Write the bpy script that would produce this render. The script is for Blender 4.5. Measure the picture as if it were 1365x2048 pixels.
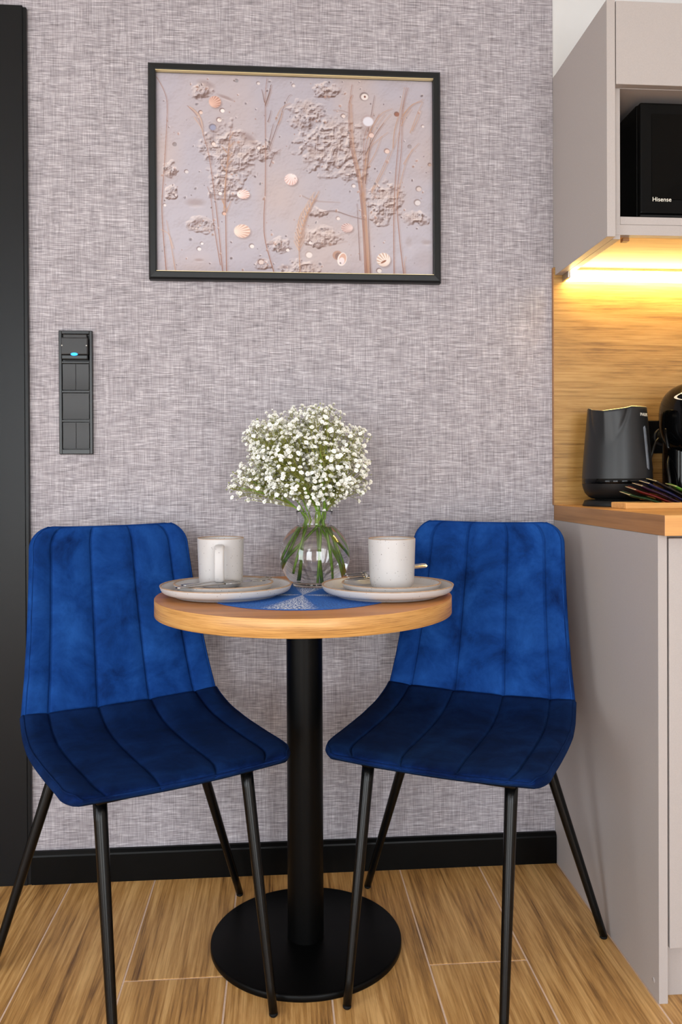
import bpy, bmesh, math, random
import numpy as np
from mathutils import Vector, Matrix, Euler

for o in list(bpy.data.objects):
    bpy.data.objects.remove(o, do_unlink=True)
SC = bpy.context.scene
COL = SC.collection
PI = math.pi

# ------------------------------------------------------------------ camera
cam_d = bpy.data.cameras.new('camera')
cam = bpy.data.objects.new('camera', cam_d)
COL.objects.link(cam)
_R = Vector((0.99708486, -0.07616833, -0.00448993))
_U = Vector((0.00486605, 0.0047532, 0.99997686))
_F = Vector((0.07614523, 0.99708364, -0.00510998))
cam.matrix_world = Matrix(((_R.x, _U.x, -_F.x, 0.0), (_R.y, _U.y, -_F.y, -1.9992),
                           (_R.z, _U.z, -_F.z, 0.98), (0, 0, 0, 1)))
cam_d.sensor_fit = 'VERTICAL'
cam_d.sensor_height = 36.0
cam_d.sensor_width = 24.0
cam_d.lens = 1600.585 * 36.0 / 2048.0
cam_d.shift_x = 0.0
cam_d.shift_y = -(1024.0 - 966.534) / 2048.0
cam_d.clip_start = 0.05
SC.camera = cam

# ------------------------------------------------------------------ world, lights, exposure
world = bpy.data.worlds.new('world')
SC.world = world
world.use_nodes = True
wn = world.node_tree
for n in list(wn.nodes):
    wn.nodes.remove(n)
w_out = wn.nodes.new('ShaderNodeOutputWorld')
w_bg = wn.nodes.new('ShaderNodeBackground')
w_sky = wn.nodes.new('ShaderNodeTexSky')
w_sky.sky_type = 'NISHITA'
w_sky.sun_disc = False
w_sky.sun_elevation = math.radians(40)
w_sky.sun_rotation = math.radians(60)
w_bg.inputs['Strength'].default_value = 0.25
wn.links.new(w_sky.outputs[0], w_bg.inputs['Color'])
wn.links.new(w_bg.outputs[0], w_out.inputs['Surface'])

ROOM_X0, ROOM_X1, ROOM_Y0, ROOM_Z1 = -2.6, 2.2, -4.2, 2.6
ADDED_WINDOW = (-3.3, -1.9, 0.08, 2.20)                # y0, y1, z0, z1 of an added fill-light window in the left wall
WINDOWS = [(-2.15, -0.75, 0.08, 2.20), (0.25, 1.55, 0.08, 2.20)]     # x0, x1, z0, z1 in the wall behind the camera


def area_light(name, loc, rot, sx, sy, power, color):
    d = bpy.data.lights.new(name, 'AREA')
    d.shape = 'RECTANGLE'
    d.size, d.size_y, d.energy, d.color = sx, sy, power, color
    o = bpy.data.objects.new(name, d)
    COL.objects.link(o)
    o.location, o.rotation_euler = loc, rot
    return o


for (wx0, wx1, wz0, wz1), pw in zip(WINDOWS, (88, 80)):
    area_light('window_and_fill_light', ((wx0 + wx1) / 2, ROOM_Y0 - 0.02, (wz0 + wz1) / 2), (PI / 2, 0, 0),
               wx1 - wx0, wz1 - wz0, pw, (0.94, 0.975, 1.0))

sy0, sy1, sz0, sz1 = ADDED_WINDOW
area_light('window_and_fill_light', (ROOM_X0 - 0.02, (sy0 + sy1) / 2, (sz0 + sz1) / 2), (0, -PI / 2, 0), sz1 - sz0, sy1 - sy0, 52, (0.94, 0.975, 1.0))  # added fill lamp at the left, lifting the low wall and cabinet side

SC.view_settings.view_transform = 'Standard'
SC.view_settings.look = 'None'
SC.view_settings.gamma = 1.0
SC.view_settings.use_curve_mapping = False
SC.view_settings.exposure = -0.10
SC.cycles.use_denoising = True
SC.cycles.max_bounces = 12
SC.cycles.transmission_bounces = 10
SC.cycles.transparent_max_bounces = 16
SC.cycles.sample_clamp_indirect = 6.0


# ------------------------------------------------------------------ materials
def lin(c):
    return tuple(((v / 255.0) / 12.92 if v / 255.0 <= 0.04045 else ((v / 255.0 + 0.055) / 1.055) ** 2.4) for v in c) + (1.0,)


def new_mat(name):
    m = bpy.data.materials.new(name)
    m.use_nodes = True
    nt = m.node_tree
    b = nt.nodes['Principled BSDF']
    return m, nt, b


def plain(name, rgb, rough=0.5, metal=0.0, spec=0.5, noise=0.0, nscale=60.0, bump=0.0, bscale=300.0, coat=0.0):
    m, nt, b = new_mat(name)
    b.inputs['Base Color'].default_value = lin(rgb)
    b.inputs['Roughness'].default_value = rough
    b.inputs['Metallic'].default_value = metal
    b.inputs['Specular IOR Level'].default_value = spec
    b.inputs['Coat Weight'].default_value = coat
    tc = nt.nodes.new('ShaderNodeTexCoord')
    if noise > 0:
        nz = nt.nodes.new('ShaderNodeTexNoise')
        nz.inputs['Scale'].default_value = nscale
        nz.inputs['Detail'].default_value = 4
        nt.links.new(tc.outputs['Object'], nz.inputs['Vector'])
        r = nt.nodes.new('ShaderNodeValToRGB')
        c = lin(rgb)
        r.color_ramp.elements[0].position = 0.3
        r.color_ramp.elements[1].position = 0.7
        r.color_ramp.elements[0].color = tuple(max(0, v * (1 - noise)) for v in c[:3]) + (1,)
        r.color_ramp.elements[1].color = tuple(min(1, v * (1 + noise)) for v in c[:3]) + (1,)
        nt.links.new(nz.outputs['Fac'], r.inputs['Fac'])
        nt.links.new(r.outputs['Color'], b.inputs['Base Color'])
    if bump > 0:
        n2 = nt.nodes.new('ShaderNodeTexNoise')
        n2.inputs['Scale'].default_value = bscale
        n2.inputs['Detail'].default_value = 3
        nt.links.new(tc.outputs['Object'], n2.inputs['Vector'])
        bp = nt.nodes.new('ShaderNodeBump')
        bp.inputs['Strength'].default_value = bump
        bp.inputs['Distance'].default_value = 0.001
        nt.links.new(n2.outputs['Fac'], bp.inputs['Height'])
        nt.links.new(bp.outputs['Normal'], b.inputs['Normal'])
    return m


def ramp(nt, stops):
    r = nt.nodes.new('ShaderNodeValToRGB')
    el = r.color_ramp.elements
    while len(el) < len(stops):
        el.new(0.5)
    for e, (p, c) in zip(el, stops):
        e.position = p
        e.color = c
    return r


def wood(name, light, mid, dark, axis='Y', rough=0.42, stretch=14.0, scale=9.0, knots=0.5, fine=0.5, bump=0.15, per_object=False, lo=0.30, hi=0.66, uv=False):
    """Wood grain running along one axis of the object; light, mid and dark are sRGB tones of the timber."""
    m, nt, b = new_mat(name)
    L = nt.links.new
    tc = nt.nodes.new('ShaderNodeTexCoord')
    src = tc.outputs['UV' if uv else 'Object']
    if per_object:
        oi = nt.nodes.new('ShaderNodeObjectInfo')
        mul = nt.nodes.new('ShaderNodeMath'); mul.operation = 'MULTIPLY'; mul.inputs[1].default_value = 37.0
        L(oi.outputs['Random'], mul.inputs[0])
        cmb = nt.nodes.new('ShaderNodeCombineXYZ')
        L(mul.outputs[0], cmb.inputs[0]); L(mul.outputs[0], cmb.inputs[1]); L(mul.outputs[0], cmb.inputs[2])
        add = nt.nodes.new('ShaderNodeVectorMath'); add.operation = 'ADD'
        L(src, add.inputs[0]); L(cmb.outputs[0], add.inputs[1])
        src = add.outputs[0]
    mp = nt.nodes.new('ShaderNodeMapping')
    s = [scale, scale, scale]
    s['XYZ'.index(axis)] = scale / stretch
    mp.inputs['Scale'].default_value = s
    L(src, mp.inputs['Vector'])
    # broad figure with slight knots
    n1 = nt.nodes.new('ShaderNodeTexNoise')
    n1.inputs['Scale'].default_value = 1.0; n1.inputs['Detail'].default_value = 5; n1.inputs['Roughness'].default_value = 0.6
    n1.inputs['Distortion'].default_value = knots
    L(mp.outputs[0], n1.inputs['Vector'])
    # rings: distorted fine lines
    mp2 = nt.nodes.new('ShaderNodeMapping')
    s2 = [scale * 9, scale * 9, scale * 9]
    s2['XYZ'.index(axis)] = scale * 9 / (stretch * 3.0)
    mp2.inputs['Scale'].default_value = s2
    L(src, mp2.inputs['Vector'])
    n2 = nt.nodes.new('ShaderNodeTexNoise')
    n2.inputs['Scale'].default_value = 1.0; n2.inputs['Detail'].default_value = 6; n2.inputs['Roughness'].default_value = 0.7
    L(mp2.outputs[0], n2.inputs['Vector'])
    mx = nt.nodes.new('ShaderNodeMix'); mx.data_type = 'FLOAT'
    mx.inputs[0].default_value = fine
    L(n1.outputs['Fac'], mx.inputs[2]); L(n2.outputs['Fac'], mx.inputs[3])
    r = ramp(nt, [(lo, lin(dark)), (lo * 0.48 + hi * 0.52, lin(mid)), (hi, lin(light))])
    L(mx.outputs[0], r.inputs['Fac'])
    L(r.outputs['Color'], b.inputs['Base Color'])
    b.inputs['Roughness'].default_value = rough
    bp = nt.nodes.new('ShaderNodeBump')
    bp.inputs['Strength'].default_value = bump
    bp.inputs['Distance'].default_value = 0.0012
    L(n2.outputs['Fac'], bp.inputs['Height'])
    L(bp.outputs['Normal'], b.inputs['Normal'])
    return m


def wallpaper_mat():
    m, nt, b = new_mat('linen_wallpaper')
    L = nt.links.new
    tc = nt.nodes.new('ShaderNodeTexCoord')

    wz = nt.nodes.new('ShaderNodeTexNoise'); wz.inputs['Scale'].default_value = 14.0; wz.inputs['Detail'].default_value = 2
    L(tc.outputs['Object'], wz.inputs['Vector'])
    wa = nt.nodes.new('ShaderNodeVectorMath'); wa.operation = 'MULTIPLY_ADD'; wa.inputs[1].default_value = (0.05, 0.0, 0.05)
    L(wz.outputs['Color'], wa.inputs[0]); L(tc.outputs['Object'], wa.inputs[2])

    def threads(sx, sz, det, warp=True, off=0.0):
        mp = nt.nodes.new('ShaderNodeMapping')
        mp.inputs['Scale'].default_value = (sx, 1.0, sz)
        mp.inputs['Location'].default_value = (off * 1.7, off * 3.1, off)
        if warp:                                       # threads start and stop at uneven places but stay straight
            sp = nt.nodes.new('ShaderNodeSeparateXYZ'); L(tc.outputs['Object'], sp.inputs[0])
            sw = nt.nodes.new('ShaderNodeSeparateXYZ'); L(wa.outputs[0], sw.inputs[0])
            cb = nt.nodes.new('ShaderNodeCombineXYZ')
            L((sw if sx < sz else sp).outputs['X'], cb.inputs['X'])
            L((sp if sx < sz else sw).outputs['Z'], cb.inputs['Z'])
            L(cb.outputs[0], mp.inputs['Vector'])
        else:
            L(tc.outputs['Object'], mp.inputs['Vector'])
        n = nt.nodes.new('ShaderNodeTexNoise')
        n.inputs['Scale'].default_value = 1.0
        n.inputs['Detail'].default_value = det
        n.inputs['Roughness'].default_value = 0.6
        L(mp.outputs[0], n.inputs['Vector'])
        return n.outputs['Fac']

    def mean(a_, b_):
        q = nt.nodes.new('ShaderNodeMath'); q.operation = 'ADD'; L(a_, q.inputs[0]); L(b_, q.inputs[1])
        q2 = nt.nodes.new('ShaderNodeMath'); q2.operation = 'MULTIPLY'; q2.inputs[1].default_value = 0.5; L(q.outputs[0], q2.inputs[0])
        return q2.outputs[0]
    h = mean(threads(15, 640, 1.0), threads(41, 520, 1.0, True, 5.3))
    v = mean(threads(660, 11, 1.0, True, 2.1), threads(560, 31, 1.0, True, 8.7))
    big = threads(9, 9, 2.0, False)
    a = nt.nodes.new('ShaderNodeMath'); a.operation = 'MULTIPLY_ADD'; a.inputs[1].default_value = 0.62
    s = nt.nodes.new('ShaderNodeMath'); s.operation = 'MULTIPLY'; s.inputs[1].default_value = 0.38
    L(v, s.inputs[0]); L(h, a.inputs[0]); L(s.outputs[0], a.inputs[2])
    a2 = nt.nodes.new('ShaderNodeMath'); a2.operation = 'MULTIPLY_ADD'; a2.inputs[1].default_value = 0.05
    L(big, a2.inputs[0]); L(a.outputs[0], a2.inputs[2])
    r = ramp(nt, [(0.38, lin((108, 103, 107))), (0.535, lin((158, 152, 157))), (0.69, lin((208, 203, 208)))])
    L(a2.outputs[0], r.inputs['Fac'])
    L(r.outputs['Color'], b.inputs['Base Color'])
    b.inputs['Roughness'].default_value = 0.75
    b.inputs['Specular IOR Level'].default_value = 0.25
    bp = nt.nodes.new('ShaderNodeBump'); bp.inputs['Strength'].default_value = 0.35; bp.inputs['Distance'].default_value = 0.0008
    L(a.outputs[0], bp.inputs['Height']); L(bp.outputs['Normal'], b.inputs['Normal'])
    return m


def velvet_mat(name, nap, lean, tones):
    """Velvet: a soft pile. Normals are tipped by lean along nap (object axes), so a seat tipped backwards shades darker."""
    m, nt, b = new_mat(name)
    L = nt.links.new
    tc = nt.nodes.new('ShaderNodeTexCoord')
    oi = nt.nodes.new('ShaderNodeObjectInfo')
    ad = nt.nodes.new('ShaderNodeVectorMath'); ad.operation = 'ADD'
    L(tc.outputs['Object'], ad.inputs[0]); L(oi.outputs['Random'], ad.inputs[1])
    n1 = nt.nodes.new('ShaderNodeTexNoise')
    n1.inputs['Scale'].default_value = 11.0; n1.inputs['Detail'].default_value = 6; n1.inputs['Roughness'].default_value = 0.66
    n1.inputs['Distortion'].default_value = 0.35
    L(ad.outputs[0], n1.inputs['Vector'])
    r = ramp(nt, [(0.26, lin(tones[0])), (0.46, lin(tones[1])), (0.74, lin(tones[2]))])
    L(n1.outputs['Fac'], r.inputs['Fac'])
    L(r.outputs['Color'], b.inputs['Base Color'])
    b.inputs['Roughness'].default_value = 0.9
    b.inputs['Specular IOR Level'].default_value = 0.05
    b.inputs['Sheen Weight'].default_value = 0.06
    b.inputs['Sheen Roughness'].default_value = 0.35
    b.inputs['Sheen Tint'].default_value = lin((70, 130, 225))
    n2 = nt.nodes.new('ShaderNodeTexNoise')
    n2.inputs['Scale'].default_value = 900; n2.inputs['Detail'].default_value = 2
    L(tc.outputs['Object'], n2.inputs['Vector'])
    n3 = nt.nodes.new('ShaderNodeTexNoise')
    n3.inputs['Scale'].default_value = 26; n3.inputs['Detail'].default_value = 4; n3.inputs['Distortion'].default_value = 0.6
    L(tc.outputs['Object'], n3.inputs['Vector'])
    b1 = nt.nodes.new('ShaderNodeBump'); b1.inputs['Strength'].default_value = 0.30; b1.inputs['Distance'].default_value = 0.004
    L(n3.outputs['Fac'], b1.inputs['Height'])
    b2 = nt.nodes.new('ShaderNodeBump'); b2.inputs['Strength'].default_value = 0.25; b2.inputs['Distance'].default_value = 0.0006
    L(n2.outputs['Fac'], b2.inputs['Height']); L(b1.outputs['Normal'], b2.inputs['Normal'])
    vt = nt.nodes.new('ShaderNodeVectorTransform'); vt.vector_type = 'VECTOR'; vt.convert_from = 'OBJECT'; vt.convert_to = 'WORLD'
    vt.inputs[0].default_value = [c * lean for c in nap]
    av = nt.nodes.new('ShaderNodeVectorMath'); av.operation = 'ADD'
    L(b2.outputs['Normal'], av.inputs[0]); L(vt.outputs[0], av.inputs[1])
    nm = nt.nodes.new('ShaderNodeVectorMath'); nm.operation = 'NORMALIZE'
    L(av.outputs[0], nm.inputs[0])
    L(nm.outputs[0], b.inputs['Normal'])
    return m


def speckled_ceramic():
    m, nt, b = new_mat('speckled_ceramic')
    L = nt.links.new
    tc = nt.nodes.new('ShaderNodeTexCoord')
    oi = nt.nodes.new('ShaderNodeObjectInfo')
    ad = nt.nodes.new('ShaderNodeVectorMath'); ad.operation = 'ADD'
    L(tc.outputs['Object'], ad.inputs[0]); L(oi.outputs['Random'], ad.inputs[1])

    def spots(scale, thr, soft, keep):
        v = nt.nodes.new('ShaderNodeTexVoronoi'); v.inputs['Scale'].default_value = scale
        L(ad.outputs[0], v.inputs['Vector'])
        w = nt.nodes.new('ShaderNodeTexWhiteNoise')
        L(v.outputs['Position'], w.inputs['Vector'])
        c = nt.nodes.new('ShaderNodeMath'); c.operation = 'LESS_THAN'; c.inputs[1].default_value = keep
        L(w.outputs['Value'], c.inputs[0])
        mr = nt.nodes.new('ShaderNodeMapRange')
        mr.inputs['From Min'].default_value = thr; mr.inputs['From Max'].default_value = thr + soft
        mr.inputs['To Min'].default_value = 1.0; mr.inputs['To Max'].default_value = 0.0
        L(v.outputs['Distance'], mr.inputs['Value'])
        mu = nt.nodes.new('ShaderNodeMath'); mu.operation = 'MULTIPLY'
        L(mr.outputs[0], mu.inputs[0]); L(c.outputs[0], mu.inputs[1])
        return mu.outputs[0]
    s1 = spots(260, 0.10, 0.16, 0.16)
    s2 = spots(95, 0.06, 0.05, 0.10)
    mx = nt.nodes.new('ShaderNodeMath'); mx.operation = 'MAXIMUM'
    L(s1, mx.inputs[0]); L(s2, mx.inputs[1])
    mix = nt.nodes.new('ShaderNodeMix'); mix.data_type = 'RGBA'
    mix.inputs['A'].default_value = lin((190, 186, 185)); mix.inputs['B'].default_value = lin((52, 42, 38))
    sc = nt.nodes.new('ShaderNodeMath'); sc.operation = 'MULTIPLY'; sc.inputs[1].default_value = 0.85
    L(mx.outputs[0], sc.inputs[0]); L(sc.outputs[0], mix.inputs['Factor'])
    L(mix.outputs['Result'], b.inputs['Base Color'])
    b.inputs['Roughness'].default_value = 0.38
    return m


def placemat_mat():
    m, nt, b = new_mat('woven_blue_placemat')
    L = nt.links.new
    tc = nt.nodes.new('ShaderNodeTexCoord')
    sp = nt.nodes.new('ShaderNodeSeparateXYZ'); L(tc.outputs['Object'], sp.inputs[0])
    at = nt.nodes.new('ShaderNodeMath'); at.operation = 'ARCTAN2'; L(sp.outputs['Y'], at.inputs[0]); L(sp.outputs['X'], at.inputs[1])
    ln = nt.nodes.new('ShaderNodeVectorMath'); ln.operation = 'LENGTH'; L(tc.outputs['Object'], ln.inputs[0])
    # flecks: cells in polar space
    pr = nt.nodes.new('ShaderNodeMath'); pr.operation = 'MULTIPLY'; pr.inputs[1].default_value = 420.0; L(ln.outputs['Value'], pr.inputs[0])
    pa = nt.nodes.new('ShaderNodeMath'); pa.operation = 'MULTIPLY'; pa.inputs[1].default_value = 34.0; L(at.outputs[0], pa.inputs[0])
    cm = nt.nodes.new('ShaderNodeCombineXYZ'); L(pr.outputs[0], cm.inputs[0]); L(pa.outputs[0], cm.inputs[1])
    nz = nt.nodes.new('ShaderNodeTexNoise'); nz.inputs['Scale'].default_value = 1.0; nz.inputs['Detail'].default_value = 1.5
    L(cm.outputs[0], nz.inputs['Vector'])
    # the pale star: wedges narrowing and widening with the angle
    an = nt.nodes.new('ShaderNodeMath'); an.operation = 'MULTIPLY_ADD'; an.inputs[1].default_value = 4.0; an.inputs[2].default_value = 0.70
    L(at.outputs[0], an.inputs[0])
    cs = nt.nodes.new('ShaderNodeMath'); cs.operation = 'COSINE'; L(an.outputs[0], cs.inputs[0])
    mr = nt.nodes.new('ShaderNodeMapRange'); mr.inputs['From Min'].default_value = 0.25; mr.inputs['From Max'].default_value = 0.8
    L(cs.outputs[0], mr.inputs['Value'])
    fl = nt.nodes.new('ShaderNodeMapRange'); fl.inputs['From Min'].default_value = 0.50; fl.inputs['From Max'].default_value = 0.54
    L(nz.outputs['Fac'], fl.inputs['Value'])
    mu = nt.nodes.new('ShaderNodeMath'); mu.operation = 'MULTIPLY'; L(mr.outputs[0], mu.inputs[0]); L(fl.outputs[0], mu.inputs[1])
    r = ramp(nt, [(0.35, lin((18, 66, 142))), (0.65, lin((44, 112, 196)))])
    L(nz.outputs['Fac'], r.inputs['Fac'])
    mix = nt.nodes.new('ShaderNodeMix'); mix.data_type = 'RGBA'
    mix.inputs['B'].default_value = lin((222, 228, 236))
    L(mu.outputs[0], mix.inputs['Factor']); L(r.outputs['Color'], mix.inputs['A'])
    L(mix.outputs['Result'], b.inputs['Base Color'])
    b.inputs['Roughness'].default_value = 0.7
    return m


def glass_mat(name, ior, color=(1, 1, 1, 1), rough=0.0):
    m, nt, b = new_mat(name)
    b.inputs['Base Color'].default_value = color
    b.inputs['Transmission Weight'].default_value = 1.0
    b.inputs['IOR'].default_value = ior
    b.inputs['Roughness'].default_value = rough
    return m


def pane_mat():
    """A thin picture pane: clear with a weak mirror reflection that grows towards grazing."""
    m, nt, b = new_mat('picture_glass')
    nt.nodes.remove(b)
    out = nt.nodes['Material Output']
    tr = nt.nodes.new('ShaderNodeBsdfTransparent')
    gl = nt.nodes.new('ShaderNodeBsdfGlossy'); gl.inputs['Roughness'].default_value = 0.02
    fr = nt.nodes.new('ShaderNodeFresnel'); fr.inputs['IOR'].default_value = 1.45
    mx = nt.nodes.new('ShaderNodeMixShader')
    nt.links.new(fr.outputs[0], mx.inputs[0]); nt.links.new(tr.outputs[0], mx.inputs[1]); nt.links.new(gl.outputs[0], mx.inputs[2])
    nt.links.new(mx.outputs[0], out.inputs['Surface'])
    return m


def emit_mat(name, rgb, strength):
    m, nt, b = new_mat(name)
    b.inputs['Base Color'].default_value = lin(rgb)
    b.inputs['Emission Color'].default_value = lin(rgb)
    b.inputs['Emission Strength'].default_value = strength
    return m


def print_mat():
    m, nt, b = new_mat('printed_paper')
    a = nt.nodes.new('ShaderNodeAttribute'); a.attribute_name = 'print'
    nt.links.new(a.outputs['Color'], b.inputs['Base Color'])
    b.inputs['Roughness'].default_value = 0.6
    b.inputs['Specular IOR Level'].default_value = 0.2
    return m


M = dict(
    wallpaper=wallpaper_mat(),
    plaster=plain('white_plaster', (204, 203, 202), 0.8, noise=0.02, nscale=8, bump=0.05),
    side_wall=plain('greige_room_paint', (206, 202, 200), 0.8, noise=0.02, nscale=8),
    ceil=plain('ceiling_white', (238, 238, 236), 0.85, noise=0.01, nscale=8),
    grout=plain('pink_beige_grout', (232, 204, 182), 0.85, noise=0.06, nscale=200),
    tile=wood('wood_look_tile', (226, 180, 116), (186, 138, 78), (98, 64, 32), 'Y', 0.42, 12.0, 18.0, 1.7, 0.54, 0.45, True, 0.35, 0.62),
    black=plain('satin_black', (15, 15, 16), 0.38, spec=0.22, noise=0.08, nscale=30),
    casing=plain('charcoal_door_lacquer', (15, 16, 18), 0.33, spec=0.2, noise=0.05, nscale=200, bump=0.1, bscale=900),
    skirting=plain('black_skirting', (5, 5, 5), 0.35, spec=0.12, noise=0.08, nscale=50),
    leg=plain('black_powder_coat', (5, 5, 5), 0.24, spec=0.25, noise=0.1, nscale=400, bump=0.08, bscale=1500),
    column=plain('matt_black_steel', (4, 4, 4), 0.38, spec=0.12, noise=0.1, nscale=400, bump=0.1, bscale=1200),
    frame=plain('black_frame_foil', (20, 22, 23), 0.42, spec=0.28, noise=0.1, nscale=500, bump=0.1, bscale=1400),
    lit_edge=plain('painted_lit_edge', (214, 196, 150), 0.35, 0.6),  # light on the frame's inner edge, put into a pale colour
    velvet=velvet_mat('blue_velvet', (0, 0, 1), 0.0, [(9, 28, 70), (17, 53, 114), (30, 76, 146)]),
    velvet_seat_shaded=velvet_mat('blue_velvet_seat_shaded', (0, 1, 0), 0.70, [(4, 13, 42), (9, 30, 76), (20, 54, 114)]),  # same velvet with the seat's shade put into darker tones and tipped normals
    oaktop=wood('golden_oak_tabletop', (206, 147, 86), (186, 124, 68), (132, 82, 42), 'X', 0.38, 12.0, 12.0, 1.0, 0.35, 0.05),
    oakedge=wood('golden_oak_edge', (212, 164, 98), (190, 139, 77), (118, 77, 37), 'X', 0.40, 16.0, 60.0, 0.5, 0.55, 0.05, False, 0.34, 0.62, True),
    oakpanel=wood('oak_splashback', (176, 138, 80), (156, 117, 60), (100, 68, 28), 'X', 0.42, 11.0, 19.0, 1.8, 0.58, 0.08, False, 0.35, 0.60),
    oakcounter=wood('oak_worktop', (216, 160, 94), (198, 140, 78), (150, 100, 52), 'X', 0.36, 13.0, 11.0, 0.6, 0.5, 0.06),
    oakend=wood('oak_worktop_end', (178, 130, 82), (158, 112, 68), (118, 80, 46), 'Y', 0.42, 13.0, 11.0, 0.6, 0.5, 0.06),
    greige=plain('greige_laminate', (170, 162, 159), 0.45, noise=0.035, nscale=500, bump=0.05, bscale=900),
    greige_dark=plain('greige_carcass', (160, 150, 146), 0.5, noise=0.03, nscale=400),
    ceramic=speckled_ceramic(),
    rim=plain('unglazed_rim', (166, 138, 114), 0.55, noise=0.15, nscale=120),
    steel=plain('polished_steel', (190, 190, 190), 0.16, 1.0, noise=0.05, nscale=80),
    chrome=plain('chrome', (215, 215, 215), 0.08, 1.0),
    glass=glass_mat('clear_glass', 1.46),
    water=glass_mat('water', 1.333),
    pane=pane_mat(),
    stem=plain('green_stem', (112, 150, 40), 0.45, noise=0.25, nscale=90),
    twig=plain('olive_twig', (136, 138, 58), 0.6, noise=0.2, nscale=90),
    petal=plain('white_petal', (248, 247, 240), 0.6, noise=0.03, nscale=300),
    calyx=plain('green_calyx', (150, 158, 88), 0.6, noise=0.2, nscale=300),
    mat=placemat_mat(),
    matthread=plain('blue_mat_thread', (30, 84, 160), 0.75, noise=0.2, nscale=500),
    print=print_mat(),
    paper_back=plain('backing_board', (120, 100, 80), 0.8),
    gloss_black=plain('gloss_black_plastic', (4, 4, 5), 0.08, spec=0.2),
    kettle=plain('anthracite_kettle', (25, 26, 28), 0.40, spec=0.4, noise=0.1, nscale=900, bump=0.08, bscale=1500),
    kettle_dark=plain('dark_kettle_base', (15, 15, 16), 0.5, spec=0.3, noise=0.05),
    gauge=plain('smoked_gauge', (96, 102, 110), 0.12, noise=0.2, nscale=60),
    lettering=plain('pale_lettering', (222, 218, 206), 0.4),
    switch=plain('graphite_switch', (38, 37, 38), 0.38, spec=0.35, noise=0.05, nscale=300),
    switch_frame=plain('black_switch_frame', (17, 17, 18), 0.25, spec=0.3, noise=0.05, nscale=300),
    blue_led=emit_mat('blue_light', (40, 150, 255), 2.2),
    led=emit_mat('warm_led', (255, 226, 146), 44.0),
    alu=plain('brushed_aluminium', (196, 194, 188), 0.35, 1.0, noise=0.05, nscale=200),
    rubber=plain('black_rubber', (7, 7, 7), 0.7, spec=0.2),
    bamboo=wood('bamboo_tray', (232, 182, 112), (216, 160, 90), (190, 130, 66), 'X', 0.45, 12.0, 20.0, 0.3, 0.5, 0.04),
    cord=plain('black_cord', (14, 14, 14), 0.4),
    white_frame=plain('white_window_frame', (235, 235, 235), 0.4),
    grey_disc=plain('grey_plastic', (84, 86, 92), 0.4),
    oven_black=plain('oven_black_enamel', (5, 5, 5), 0.25, spec=0.10),
    dark_glass=plain('dark_door_glass', (6, 5, 4), 0.06, spec=0.07),
)
SACHETS = [('dark green', (20, 46, 20)), ('dark red', (84, 16, 14)), ('plum', (40, 20, 40)), ('navy blue', (24, 26, 60)),
           ('black', (14, 13, 13)), ('bright green', (70, 118, 34)), ('bright red', (190, 24, 30))]
for nm, c in SACHETS:
    M['sachet ' + nm] = plain('sachet_foil_' + nm.replace(' ', '_'), c, 0.28, noise=0.25, nscale=70)
M['sachet_edge'] = plain('sachet_crimp', (196, 176, 130), 0.35, noise=0.2, nscale=200)


# ------------------------------------------------------------------ mesh helpers
def raw_mesh(name, verts, faces, mats=(), idx=None, smooth=False):
    me = bpy.data.meshes.new(name)
    me.from_pydata([tuple(v) for v in verts], [], faces)
    for m in mats:
        me.materials.append(m)
    if idx is not None:
        me.polygons.foreach_set('material_index', idx)
    if smooth:
        me.polygons.foreach_set('use_smooth', [True] * len(me.polygons))
    me.update()
    return me


def bm_mesh(name, bm, mat, smooth=False):
    me = bpy.data.meshes.new(name)
    bmesh.ops.recalc_face_normals(bm, faces=bm.faces)
    bm.to_mesh(me)
    bm.free()
    for m in (mat if isinstance(mat, (list, tuple)) else [mat]):
        me.materials.append(m)
    if smooth:
        me.polygons.foreach_set('use_smooth', [True] * len(me.polygons))
    return me


def bm_box(bm, x0, x1, y0, y1, z0, z1, bev=0.0, seg=2):
    t = bmesh.new()
    bmesh.ops.create_cube(t, size=1.0)
    for v in t.verts:
        v.co = Vector(((x0 + x1) / 2 + v.co.x * (x1 - x0), (y0 + y1) / 2 + v.co.y * (y1 - y0), (z0 + z1) / 2 + v.co.z * (z1 - z0)))
    if bev > 0:
        bmesh.ops.bevel(t, geom=list(t.edges), offset=bev, segments=seg, affect='EDGES', profile=0.5)
    tmp = bpy.data.meshes.new('tmp')
    t.to_mesh(tmp)
    t.free()
    bm.from_mesh(tmp)
    bpy.data.meshes.remove(tmp)


def box_me(name, mat, x0, x1, y0, y1, z0, z1, bev=0.0, seg=2):
    bm = bmesh.new()
    bm_box(bm, x0, x1, y0, y1, z0, z1, bev, seg)
    return bm_mesh(name, bm, mat)


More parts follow.
